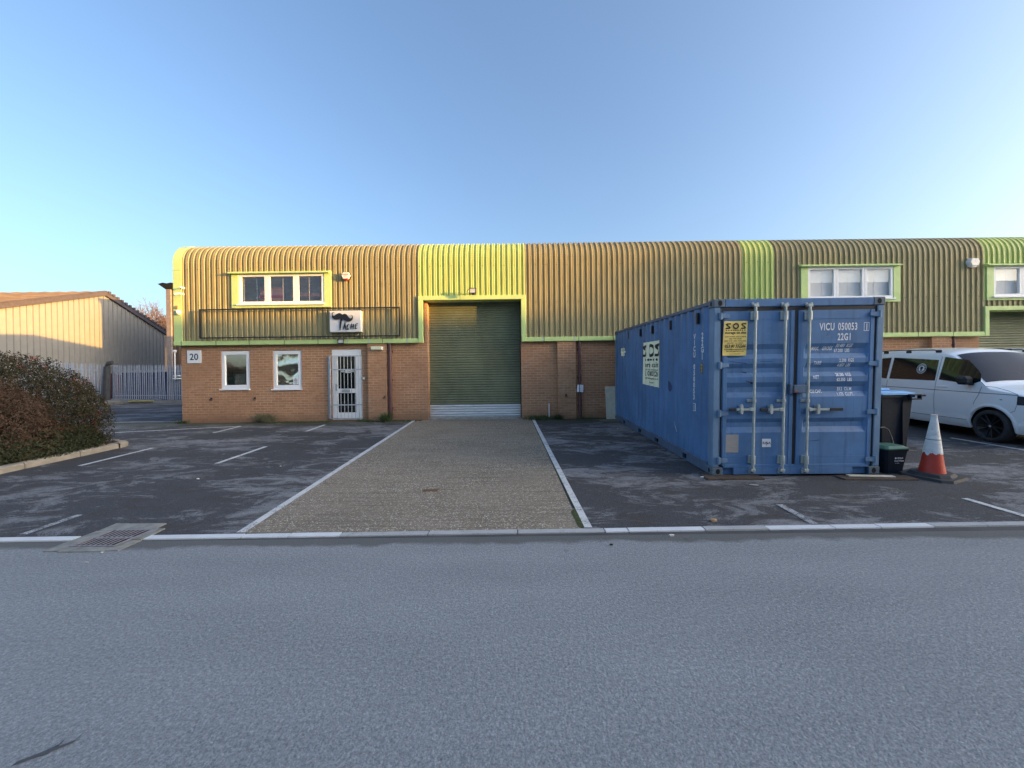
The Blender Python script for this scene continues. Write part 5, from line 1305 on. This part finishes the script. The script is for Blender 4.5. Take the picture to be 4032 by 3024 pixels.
# round window sticker with a raised fist
mb = MB(); yc, zc = 2.47, 1.47; N = 28
def sd(y, z, o_=.008): return (-(W(y, z)+o_), y, z)
for r0, r1 in ((.118, .108), (.072, .0)):
    v = []
    for i in range(N): t = 2*math.pi*i/N; v += [sd(yc+r0*math.cos(t), zc+r0*math.sin(t)), sd(yc+r1*math.cos(t), zc+r1*math.sin(t))]
    mb.add(v, [(2*i, 2*((i+1) % N), 2*((i+1) % N)+1, 2*i+1) for i in range(N)])
for i in range(18):
    t = 2*math.pi*i/18
    if i in (0, 9): continue
    y, z = yc+.090*math.cos(t), zc+.090*math.sin(t); mb.add([sd(y-.007, z-.008), sd(y+.007, z-.008), sd(y+.007, z+.008), sd(y-.007, z+.008)], [(0, 1, 2, 3)])
sk_ = mb.build('window_sticker', M['white'], vn, True)
mb = MB(); P = [(-.022, -.055), (.018, -.055), (.016, -.015), (.032, .0), (.034, .035), (.02, .048), (-.02, .05), (-.034, .035), (-.036, .002), (-.02, -.014)]
mb.add([sd(yc-p[0], zc+p[1], .010) for p in P], [list(range(10))]); fi = mb.build('fist_emblem', M['letter'], sk_, True)
mb = MB()
for q in range(4): mb.add([sd(yc+.026-q*.015, zc+.012, .012), sd(yc+.016-q*.015, zc+.012, .012), sd(yc+.016-q*.015, zc+.042, .012), sd(yc+.026-q*.015, zc+.042, .012)], [(0, 1, 2, 3)])
mb.add([sd(yc-p[0]*.7, zc-.028+p[1]*.5, .012) for p in P], [list(range(10))])
fi.data.materials[0] = M['black']; mb.v = [(v[0], v[1], v[2]) for v in mb.v]
# second van: copy of the first with its parts
def copy_tree(o, parent=None):
    c = o.copy(); COL.objects.link(c); c.parent = parent
    for ch in list(o.children): copy_tree(ch, c)
    return c
vn['group'] = 'white vans parked in the bays'
v2 = copy_tree(vn); v2.location = (14.0, 8.35, zg(8.35)); v2['label'] = 'second white van whose pale roof just shows behind the first at the right edge'
# ------------------------------------------------------------------ planting bed on the left
mb = MB()
ys = [1.0, 2.6, 4.13, 5.1, 6.0, 6.95, 7.85, 8.62]
for a, b in zip(ys[:-1], ys[1:]):
    xa = -8.53+.02*mnoise.noise(Vector((a, 0, 0))); g = .008
    v = []
    for y in (a+g, b-g):
        for (x, z) in ((xa-.02, -.1), (xa+.12, -.1), (xa+.115, .085), (xa+.09, .105), (xa-.02, .11)): v.append((x, y, zg(y)+z))
    mb.add(v, [(0, 1, 6, 5), (1, 2, 7, 6), (2, 3, 8, 7), (3, 4, 9, 8), (0, 4, 3, 2, 1), (5, 6, 7, 8, 9)])
# rounded end
v = []; cx, cy = -8.85, 8.63; N = 8
for i in range(N+1):
    t = math.pi/2*i/N
    for r, z in ((.45, -.1), (.455, .085), (.42, .108), (.30, .112)): v.append((cx+r*math.cos(t), cy+r*math.sin(t), zg(8.8)+z))
mb.add(v, [(4*i+k, 4*i+k+1, 4*i+k+5, 4*i+k+4) for i in range(N) for k in range(3)])
mb.box(-30, cx, cy+.31, cy+.45, .1, zg(9)+.11)
tag(mb.build('kerb', simple('bed_kerb', (.33, .29, .235), .9, var=.25, scale=4, bump=.4, dirt=((.13, .11, .07), .56, .55))), kind='structure')
mb = MB(); ys = [1.0, 4.13, 6.5, 8.95]; mb.add([p for y in ys for p in ((-30, y, zg(y)+.09), (-8.50, y, zg(y)+.09))], [(2*i, 2*i+1, 2*i+3, 2*i+2) for i in range(3)])
tag(mb.build('planting_bed', M['garden']), kind='structure')

def leafmat(name, cols):
    n = NB(name); oi = n.n.new('ShaderNodeNewGeometry'); f = n.noise(n.geo(), 9, 3, .7); r = oi.outputs['Random Per Island']
    c = n.ramp(n.math('ADD', n.math('MULTIPLY', r, .6), n.math('MULTIPLY', f, .4)), [(i/(len(cols)-1)*.7+.15, c) for i, c in enumerate(cols)])
    return n.fin(c, .85, spec=.08)
M['lf_g'] = leafmat('evergreen_leaf', [(.016, .018, .010), (.036, .038, .020), (.058, .050, .028), (.085, .042, .032)])
M['lf_b'] = leafmat('russet_leaf', [(.040, .022, .016), (.085, .052, .036), (.125, .078, .055), (.060, .050, .028)])
M['lf_l'] = leafmat('low_leaf', [(.022, .032, .018), (.045, .060, .030), (.075, .080, .045)])
M['berry'] = simple('red_berry', (.50, .03, .03), .35)
def shrub(name, blobs, n, mats, label, cat, size=(.018, .045), berries=None, seed=1, twig=60, dens=.55, sprigs=0):
    rnd = random.Random(seed); root = thing(name, (blobs[0][0], blobs[0][1], zg(blobs[0][1])+.09), label, cat)
    mb = MB(); tot = sum(b[3]*b[4]*b[5] for b in blobs); 
    def pt():
        q = rnd.random()*tot
        for b in blobs:
            q -= b[3]*b[4]*b[5]
            if q <= 0: break
        while True:
            d = Vector((rnd.gauss(0, 1), rnd.gauss(0, 1), rnd.gauss(0, 1))).normalized()
            if d.z > -.45: break
        r = 1-abs(rnd.gauss(0, .13)); k = 1+.10*mnoise.noise(d*2.3+Vector((seed, b[0], 0)))+.05*mnoise.noise(d*6+Vector((seed, 0, b[0])))
        return Vector((b[0]+d.x*b[3]*r*k, b[1]+d.y*b[4]*r*k, b[2]+d.z*b[5]*r*k)), d
    for i in range(n):
        p, d = pt()
        if p.z < zg(p.y)+.1 or p.x < -14: continue
        if mnoise.noise(p*3.1) < -.38 and rnd.random() < dens: continue
        s = rnd.uniform(*size); a = (d+Vector((rnd.gauss(0, .7), rnd.gauss(0, .7), rnd.gauss(0, .7)))).normalized(); t = a.orthogonal().normalized(); t = Matrix.Rotation(rnd.random()*6.28, 3, a) @ t; u = a.cross(t)
        mb.add([p-t*s, p-u*s*.45+a*s*.1, p+t*s, p+u*s*.45+a*s*.1], [(0, 1, 2, 3)])
    mb.build('foliage', mats, root)
    mb = MB()
    for i in range(twig):
        p, d = pt(); b = blobs[0]; base = Vector((b[0]+rnd.uniform(-.4, .4)*b[3], b[1]+rnd.uniform(-.4, .4)*b[4], zg(b[1])+.05)); m = (p+base)/2+Vector((0, 0, .15)); q = p+d*rnd.uniform(0, .12)
        mb.tube([base, m, q], [.014, .008, .003], 4, False)
    mb.build('branches', M['bark'], root)
    if berries:
        mb = MB(); k = 0
        while k < berries:
            p, d = pt()
            if mnoise.noise(p*1.6+Vector((3, 1, 0))) < .22: continue
            p = p+d*.06; k += 1
            for j in range(rnd.randint(4, 9)):
                c = p+Vector((rnd.gauss(0, .03), rnd.gauss(0, .03), rnd.gauss(0, .025))); s = .0085
                mb.add([c+Vector(o)*s for o in ((1, 0, 0), (-1, 0, 0), (0, 1, 0), (0, -1, 0), (0, 0, 1), (0, 0, -1))], [(0, 2, 4), (2, 1, 4), (1, 3, 4), (3, 0, 4), (2, 0, 5), (1, 2, 5), (3, 1, 5), (0, 3, 5)])
        mb.build('berries', M['berry'], root)
    return root
shrub('berry_shrub', [(-10.75, 8.45, .95, 1.95, 1.15, 1.30), (-9.45, 8.25, .75, 1.10, .75, .98), (-12.4, 8.3, 1.3, 1.6, 1.2, 1.3)], 60000, M['lf_g'], 'large rounded evergreen shrub dotted with red berries on the left', 'shrub', (.014, .034), 260, 2, 90)
shrub('russet_shrub', [(-9.60, 7.28, .60, 1.10, .85, 1.10), (-10.6, 7.0, .62, 1.1, .9, 1.15)], 52000, M['lf_b'], 'dense reddish brown twiggy shrub at the left edge in front of the green one', 'shrub', (.010, .028), None, 5, 120)
shrub('low_shrub', [(-9.0, 7.6, .34, .62, 1.25, .42), (-8.95, 8.2, .38, .50, .50, .38), (-9.0, 5.6, .22, .5, 1.6, .22)], 15000, M['lf_l'], 'low dark green creeping shrub spilling over the kerb of the planting bed', 'shrub', (.012, .030), None, 9, 30)
# ------------------------------------------------------------------ palisade fence, gate post
bank = MB(); bx = [(-40, 20.2, .75), (-22.6, 20.2, .45), (-23.6, 23.5, .48), (-25.0, 25.9, .50), (-21.5, 25.6, .50), (-12, 25.6, .50), (-12, 60, .5), (-60, 60, .9), (-60, 20, .9), (-29.2, 24.0, .86)]
v = [(x, y, z) for x, y, z in bx]; bank.add([(-30.5, 18, .62), (-23.0, 18, .46), (-23.2, 22, .50), (-25.0, 25.9, .56), (-30.5, 23.6, .86), (-18, 25.6, .50), (-18, 38, .50), (-30.5, 38, .80)], [(0, 1, 2, 4), (4, 2, 3), (3, 5, 6, 7), (4, 3, 7)])
e_ = [(-23.0, 18), (-23.2, 22), (-25.0, 25.9), (-18, 25.6)]; top = [.46, .50, .56, .50]
vv = []
for (x, y), z in zip(e_, top): vv += [(x, y, .36), (x, y, z)]
bank.add(vv, [(2*i, 2*i+2, 2*i+3, 2*i+1) for i in range(3)]); tag(bank.build('verge', simple('verge_concrete', (.24, .235, .21), .9, var=.3, scale=2, bump=.3)), kind='structure')
M['pale'] = simple('galvanised_pale', (.26, .30, .38), .6, .1, var=.2, scale=8)
def palisade(P, name, label, cat, sp=.128, hgt=2.35, lean=0):
    root = thing(name, P[0], label, cat); mb = MB(); rl = MB()
    for (a, b) in zip(P[:-1], P[1:]):
        a = Vector(a); b = Vector(b); L = (b-a).length; d = (b-a)/L; dn = Vector((d.x, d.y, 0)).normalized(); nrm = Vector((dn.y, -dn.x, 0)); k = int(L/sp)
        for i in range(k):
            c = a+d*(i+.5)*L/k; tl = random.gauss(0, .012)
            w_ = .035; q = [(-w_, .0), (-w_*.35, .016), (w_*.35, .016), (w_, 0)]; v = []
            for zz, kk in ((.04, 1), (hgt-.12, 1), (hgt, .12)):
                for (s_, o_) in q: v.append(c+dn*(s_*kk+tl*zz)+nrm*(o_+.02)+Vector((0, 0, zz)))
            mb.add(v, [(4*j+m, 4*j+m+1, 4*j+m+5, 4*j+m+4) for j in range(2) for m in range(3)])
        for zz in (.32, hgt-.42):
            p0, p1 = a+Vector((0, 0, zz)), b+Vector((0, 0, zz))
            rl.add([p0+Vector((0, 0, -.03)), p1+Vector((0, 0, -.03)), p1+Vector((0, 0, .03)), p0+Vector((0, 0, .03)), p0-nrm*.04+Vector((0, 0, .03)), p1-nrm*.04+Vector((0, 0, .03))], [(0, 1, 2, 3), (3, 2, 5, 4)])
        m = max(1, int(L/2.75))
        for i in range(m+1):
            c = a+d*L*i/m-nrm*.05; pm = MB(); pm.box(c.x-.03, c.x+.03, c.y-.05, c.y+.05, c.z-.05, c.z+hgt-.1); pm.build('post', M['pale'], root)
    mb.build('pales', M['pale'], root); rl.build('rail', M['pale'], root); return root
palisade([(-29.0, 23.9, .84), (-27.6, 25.2, .72), (-26.4, 26.35, .60)], 'palisade_fence', 'grey galvanised palisade fence running behind the berry shrub', 'fence')
palisade([(-26.1, 26.4, .58), (-18.2, 26.75, .50)], 'palisade_gate', 'grey palisade gate between the dark leaning post and the brick building', 'gate')
mb = MB(); gx, gy = -26.2, 26.15; mb.tube([(gx-.1, gy, .45), (gx-.05, gy, 1.2), (gx, gy, 2.75), (gx+.12, gy, 3.0), (gx+.34, gy, 3.08)], [.22, .20, .17, .15, .11], 6, True, 0, False); solo('gate_post', mb, simple('dark_post', (.05, .053, .06), .9, var=.3, scale=5), 'thick dark grey post with a cranked top between the fence and the gate', 'post')
cx, cz = F(688, 1385, 26.4); _, c0 = F(688, 1475, 26.4)
mb = MB(); mb.tube([(cx, 26.4, c0-.35), (cx, 26.4, cz)], .04, 10); mb.bbox(cx-.09, cx+.09, 26.32, 26.48, cz-.02, cz+.12, .02); mb.bbox(cx-.14, cx+.30, 26.35, 26.6, c0-.30, c0-.22, .01); mb.bbox(cx-.10, cx+.26, 26.35, 26.6, c0-.12, c0-.06, .01); solo('white_post', mb, M['white'], 'slim white post with a small cap beside the brick corner', 'post')
mb = MB(); mb.bbox(-24.5, -22.9, 25.72, 25.84, .50, .59, .02); solo('yellow_stop', mb, M['yellow'], 'low yellow wheel stop at the foot of the palisade gate', 'wheel stop')
# stored boxes behind the fence
def store(x0, x1, y0, y1, z0, z1, mat, label):
    t = thing('storage_skip', ((x0+x1)/2, y0, z0), label, 'skip', 'painted steel boxes behind the palisade fence'); mb = MB(); mb.box(x0, x1, y0, y1, z0, z1); k = int((x1-x0)/.35)
    for i in range(k+1): xx = x0+(x1-x0)*i/k; mb.box(xx-.04, xx+.04, y0-.05, y0, z0+.05, z1-.05)
    mb.build('body', M[mat], t); mb = MB(); mb.box(x0-.03, x1+.03, y0-.06, y0+.05, z1, z1+.09); mb.build('rim', M[mat], t)
store(-23.6, -18.6, 27.6-.35, 27.5-.01, .5, 2.35, 'navy', 'navy blue steel boxes seen through the palisade gate')
store(-27.0, -23.9, 28.0, 30.0, .5, 2.35, 'navy', 'navy blue skip behind the palisade fence')
store(-27.9, -27.15, 27.6, 29.0, .6, 2.3, 'redpaint', 'narrow dark red skip behind the palisade fence')
# ------------------------------------------------------------------ far warehouse
K = 29.5
wh2 = thing('far_warehouse', (-K, 29, .6), 'pale ribbed warehouse gable with a brown sheeted roof beyond the fence', 'building')
M['cream'] = simple('cream_cladding', (.25, .245, .24), .6, var=.05, scale=3, spec=.3)
M['verge'] = simple('dark_verge', (.075, .062, .075), .6)
M['roofb'] = simple('lichened_roof', (.34, .20, .09), .9, var=.4, scale=1.6, dirt=((.30, .22, .12), .55, .6))
AP = (29.3, 8.30); E0 = (18.0, 4.55); E1 = (34.35, 6.07)
def ztop(y): return E0[1]+(AP[1]-E0[1])*(y-E0[0])/(AP[0]-E0[0]) if y < AP[0] else AP[1]+(E1[1]-AP[1])*(y-AP[0])/(E1[0]-AP[0])
mb = MB(); y = E0[0]; v = []; cols = []
while y < E1[0]:
    for o_, d in ((0, 0), (.258, 0), (.270, .065), (.318, .065)):
        if y+o_ < E1[0]: cols.append((y+o_, d))
    y += .333
for y, d in cols: v += [(-K+d, y, .4), (-K+d, y, ztop(y)-.02)]
mb.add(v, [(2*i, 2*i+2, 2*i+3, 2*i+1) for i in range(len(cols)-1)]); mb.build('gable_wall', M['cream'], wh2)
mb = MB()
def rside(a, b, th, nm=None):
    pass
# roof sheets, ridge along -X
N = 120; v = []
for i in range(N+1):
    x = -K+.25-60*i/N; d = .05*(i % 2)
    for (y, z) in ((E0[0]-.3, E0[1]-.05), AP, (E1[0]+.3, E1[1]-.15)): v.append((x, y, z+.08+d))
mb.add(v, [(3*i+k, 3*i+k+1, 3*i+k+4, 3*i+k+3) for i in range(N) for k in range(2)]); mb.build('roof', M['roofb'], wh2)
mb = MB()
for (a, b) in ((E0, AP), (AP, E1)):
    a = Vector((-K+.2, a[0], a[1])); b = Vector((-K+.2, b[0], b[1])); u = Vector((0, 0, 1))
    if b.y > 31: b = b+(b-a)*.05
    mb.add([a-u*.22, b-u*.22, b+u*.14, a+u*.14, a-u*.22+Vector((-.2, 0, 0)), b-u*.22+Vector((-.2, 0, 0)), b+u*.14+Vector((-.2, 0, 0)), a+u*.14+Vector((-.2, 0, 0))], [(0, 1, 2, 3), (3, 2, 6, 7), (0, 4, 5, 1)])
n = 16
for i in range(n):
    t = i/n; y = AP[0]+(E1[0]-AP[0])*(t+.03); mb.box(-K+.17, -K+.24, y, y+.18, ztop(y)+.0, ztop(y)+.20)
mb.build('verge_board', M['verge'], wh2)
mb = MB(); mb.box(-K-20, -K, E1[0]-.1, E1[0], .5, E1[1]-.1); mb.build('rear_wall', M['cream'], wh2)
# brown building behind
bb = thing('tall_warehouse', (-15, 27.2, .5), 'tall dark brown warehouse corner showing left of the lime trim', 'building')
M['brownc'] = simple('brown_cladding', (.13, .08, .055), .6, var=.12, scale=3, spec=.3)
mb = MB(); x = -22.82; pts = []
while x < -8: pts += [(x, 0), (x+.16, 0), (x+.19, .05), (x+.29, .05), (x+.32, 0)]; x += .32
v = []
for xx, d in pts: v += [(xx, 27.2+d, .4), (xx, 27.2+d, 8.1)]
mb.add(v, [(2*i, 2*i+2, 2*i+3, 2*i+1) for i in range(len(pts)-1)]); mb.box(-22.9, -22.8, 27.25, 36, .4, 8.1); mb.box(-22.6, -8, 35.9, 36, .4, 8.1); mb.build('wall', M['brownc'], bb)
mb = MB(); mb.bbox(-23.15, -22.8, 27.12, 27.45, .4, 8.0, .02); mb.build('corner_trim', simple('grey_corner_trim', (.27, .22, .20), .6), bb)
mb = MB(); mb.add([(-23.5, 26.9, 8.3), (-8, 26.9, 8.3), (-8, 36.2, 8.3), (-23.5, 36.2, 8.3), (-23.15, 27.1, 7.98), (-8, 27.1, 7.98), (-8, 36, 7.98), (-23.15, 36, 7.98)], [(0, 1, 2, 3), (4, 7, 6, 5), (0, 4, 5, 1), (3, 7, 4, 0), (1, 5, 6, 2)]); mb.build('gutter', M['black'], bb)
mb = MB(); N = 60; v = []
for i in range(N): x = -23.45+i*.26; v += [(x, 26.95, 8.33+.05*(i % 2)), (x, 36, 8.9+.05*(i % 2))]
mb.add(v, [(2*i, 2*i+2, 2*i+3, 2*i+1) for i in range(N-1)]); mb.build('roof', simple('grey_sheet_roof', (.17, .16, .14), .9), bb)
# small slate roof far behind
xa, za = F(610, 1272, 55); xb, zb3 = F(690, 1312, 55)
mb = MB(); mb.prism([(55, .5), (55, zb3), (59, za+.3), (63, zb3), (63, .5)], 'x', xa-1, xb+2); solo('slate_house', mb, simple('grey_slate', (.16, .15, .16), .8), 'distant grey slate roof just above the warehouse verge', 'house')
# ------------------------------------------------------------------ bare trees
def bare_tree(seed, h, spread=.5, levels=6, tw=.012, splits=3):
    rnd = random.Random(seed); tr = MB(); cr = MB()
    def br(p, d, L, r, lv):
        n = 3; pts = [p]; q = p.copy(); dd = d.copy()
        for i in range(n):
            dd = (dd+Vector((rnd.gauss(0, .12), rnd.gauss(0, .12), rnd.gauss(0.04, .08)))).normalized(); q = q+dd*L/n; pts.append(q.copy())
        rs = [max(tw*.5, r*(1-.35*i/n)) for i in range(n+1)]
        (tr if lv <= 1 else cr).tube(pts, rs, 6 if lv <= 1 else 3, False, 0, lv <= 1)
        if lv >= levels: return
        k = splits+(1 if rnd.random() < .4 else 0)
        for j in range(k):
            ax = dd.orthogonal().normalized(); ax = Matrix.Rotation(rnd.random()*6.28, 3, dd) @ ax
            nd = (Matrix.Rotation(rnd.uniform(.25, .25+spread), 3, ax) @ dd); nd = (nd+Vector((0, 0, .10))).normalized()
            s = pts[-1] if j < 2 else pts[rnd.choice((1, 2))]
            br(s, nd, L*rnd.uniform(.62, .85), r*.60, lv+1)
    br(Vector((0, 0, 0)), Vector((0, 0, 1)), h*.26, h*.018, 0)
    return tr, cr
M['twig'] = simple('winter_twigs', (.16, .10, .085), .9, var=.2)
def plant_tree(mbs, loc, label, rz=0, group='bare winter trees'):
    t = thing('bare_tree', loc, label, 'tree', group, rot=(0, 0, rz)); mbs[0].build('trunk', M['bark'], t, True); mbs[1].build('crown', M['twig'], t, True); return t
T1 = bare_tree(3, 15, .62, 7, .03); T2_ = bare_tree(11, 12, .6, 6, .03)
ta = plant_tree(T1, (-50.5, 55, .4), 'bare winter tree with a wide crown showing above the warehouse verge')
tb = plant_tree(bare_tree(8, 14, .65, 7, .03), (-46.5, 55.5, .4), 'second bare winter tree, close to the tall brown warehouse')
# ------------------------------------------------------------------ across the road (behind the camera): what shades and reflects
op = thing('opposite_warehouse', (58, -9, 0), 'long brick and grey clad warehouse across the road behind the viewer', 'building')
OZ = 9.2
mb = MB(); mb.box(17, 105, -24, -9, -.1, 2.6); mb.build('brick_base', M['brick'], op)
mb = MB(); mb.box(17, 105, -24.05, -8.95, 2.6, OZ); mb.build('cladding', simple('grey_cladding', (.30, .31, .32), .6), op)
mb = MB(); mb.box(16.9, 105.1, -24.1, -8.9, OZ, OZ+.1); mb.build('roof', simple('grey_roof', (.2, .2, .2), .8), op)
mb = MB()
for i in range(8): mb.cut(); mb.box(24+i*9, 28+i*9, -8.96, -8.90, 0, 4.2)
mb.build('door', M['shut'], op)
hg = thing('roadside_hedge', (-12, -10, 0), 'clipped dark hedge along the far side of the road behind the viewer', 'hedge')
mb = MB(); rnd = random.Random(4)
for i in range(9000):
    x = rnd.uniform(-45, 13); s = rnd.random(); y = -10+(rnd.random()*.3 if s < .7 else -rnd.random()*1.6); z = rnd.random()*2.7 if s < .7 else 2.6+rnd.random()*.25
    z += .5*mnoise.noise(Vector((x*.4, 0, 0)))*z/2.7
    d = Vector((rnd.gauss(0, 1), rnd.gauss(0, 1), rnd.gauss(0, 1))).normalized(); t = d.orthogonal().normalized()*.11; u = d.cross(t)*.8; p = Vector((x, y, z)); mb.add([p-t, p-u, p+t, p+u], [(0, 1, 2, 3)])
mb.box(-45, 13, -11.6, -10.15, 0, 2.35)
mb.build('foliage', M['lf_l'], hg)
for i, (x, y, lb) in enumerate(((-9.5, -13, 'bare tree behind the hedge across the road, left of the viewer'), (-4.2, -14.5, 'bare tree behind the hedge across the road, straight behind the viewer'), (2.5, -15, 'bare tree behind the hedge across the road, right of the viewer'))):
    if i == 0: tq = plant_tree(T2_, (x, y, 0), lb, 0, 'bare trees across the road')
    else: c = copy_tree(tq); c.location = (x, y, 0); c.rotation_euler = (0, 0, i*2.1); c['label'] = lb
for i, (x, y) in enumerate(((62, -5.5), (67.5, -4.8), (73, -5.6), (78, -5), (70.2, -3.8))):
    c = copy_tree(tq); c.location = (x, y, 0); c.rotation_euler = (0, 0, i*1.7); c.scale = (1.1, 1.1, 1.12); c['group'] = 'bare street trees far down the road'; c['label'] = 'bare street tree far down the road on the right, ' + ('nearest', 'second', 'fourth', 'farthest', 'third')[i] + ' of the row'
# ------------------------------------------------------------------ weeds and litter
def tuft(x, y, n, h, spread, mat, label, flat=0., seed=0, yv=.12):
    rnd = random.Random(seed); mb = MB(); z = zg(y)
    for i in range(n):
        b = Vector((x+rnd.gauss(0, spread*.35), y-abs(rnd.gauss(0, yv*.4)), z)); d = Vector((rnd.gauss(0, .6), rnd.gauss(-.2, .4), 1-flat)).normalized(); L = h*rnd.uniform(.4, 1); sd_ = d.orthogonal().normalized()*rnd.uniform(.003, .007)
        m = b+d*L*.55; t = m+(d+Vector((0, 0, -.4*rnd.random()))).normalized()*L*.5
        mb.add([b-sd_, b+sd_, m+sd_*1.3, m-sd_*1.3, t], [(0, 1, 2, 3), (3, 2, 4)])
        if rnd.random() < .8:
            for q in range(2):
                c = m+(t-m)*rnd.random(); a = Vector((rnd.gauss(0, 1), rnd.gauss(0, 1), rnd.gauss(0, 1))).normalized()*rnd.uniform(.008, .02); e2 = a.orthogonal().normalized()*.007; mb.add([c, c+a+e2, c+a*2, c+a-e2], [(0, 1, 2, 3)])
    return solo('weed', mb, M[mat], label, 'weed', 'weeds along the foot of the wall')
wx = lambda px: F(px, 1650, YB)[0]
tuft(wx(1052), YB-.04, 420, .34, .36, 'weed2', 'large dry tuft of weed at the wall below the right lower window', 0, 1)
tuft(wx(725), YB-.05, 90, .13, .25, 'weed', 'small green weed at the left corner of the brick wall', .3, 2)
tuft(wx(1530), YP-.1, 200, .34, .16, 'weed', 'leafy dark weed growing beside the drainpipe left of the shutter', 0, 3)
tuft(wx(1445), YP-.03, 120, .12, .35, 'weed', 'low green weeds right of the entrance door', .3, 4)
tuft(wx(2125), YB-.05, 420, .17, .55, 'weed', 'spreading leafy weeds right of the big shutter', .3, 5, .3)
tuft(wx(2195), YP-.03, 130, .22, .12, 'weed', 'upright weed against the pilaster right of the shutter', .1, 6)
tuft(wx(2300), YB-.08, 100, .10, .5, 'weed', 'thin weeds under the second drainpipe', .4, 7)
# moss along wall foot
mb = MB(); rnd = random.Random(12)
for i in range(900):
    x = rnd.choice((rnd.uniform(-7.4, -5.5), rnd.uniform(-4.4, -2.75), rnd.uniform(.4, 3.0))); y = YB-abs(rnd.gauss(0, .10))-.01; r = rnd.uniform(.01, .035)
    mb.add([(x-r, y-r*.6, zg(y)+.004), (x+r, y-r*.5, zg(y)+.004), (x+r*.8, y+r*.5, zg(y)+.004), (x-r*.7, y+r*.5, zg(y)+.004), (x, y, zg(y)+.004+r*.8)], [(0, 1, 4), (1, 2, 4), (2, 3, 4), (3, 0, 4)])
tag(mb.build('moss', M['moss']), 'dark moss clumps along the foot of the brick wall', 'moss', kind='stuff')
M['litter'] = simple('pale_litter', (.60, .58, .53), .8, var=.15)
for i, (px, py, s, lb) in enumerate(((2764, 1882, .035, 'pale stone beside the left front corner of the container'), (2806, 2052, .05, 'crumpled tan leaf near the white kerb line'), (2966, 1913, .07, 'pale splinter of wood in front of the container'),
    (2643, 2112, .03, 'small white scrap on the road below the kerb'), (2407, 2148, .022, 'small dark stone on the road right of the driveway'), (1985, 1750, .016, 'tiny white speck of litter on the driveway'), (2432, 1689, .02, 'small pale scrap near the flat mossy board'), (780, 1888, .03, 'pale scrap lying in the left parking bay'), (1105, 1838, .02, 'small white stone right of the short bay line'), (400, 2180, .02, 'white chip of stone on the road under the drain grate'), (340, 2218, .03, 'flat white scrap on the road at the left'), (1660, 1840, .015, 'white stone on the left driveway line edge'))):
    x, y = G(px, py); mb = MB(); rnd = random.Random(i)
    bm = bmesh.new(); bmesh.ops.create_icosphere(bm, subdivisions=1, radius=1)
    sx, sy, sz = (s, s*.6, s*.5) if i not in (2, 10) else (s, s*.16, s*.12)
    for v_ in bm.verts: v_.co = Vector((v_.co.x*sx, v_.co.y*sy, v_.co.z*sz))*rnd.uniform(.75, 1.15)
    bm.verts.index_update(); mb.add([(x+v_.co.x, y+v_.co.y+(v_.co.x*-.25 if i == 2 else 0), zg(y)+.008+s*.1+v_.co.z) for v_ in bm.verts], [[q.index for q in f.verts] for f in bm.faces]); bm.free()
    solo('litter', mb, M['black'] if i == 4 else (simple('tan_leaf', (.35, .24, .14), .8) if i == 1 else M['litter']), lb, 'litter')
# unused data out
for b_ in (bpy.data.meshes, bpy.data.curves):
    for d in list(b_):
        if d.users == 0: b_.remove(d)
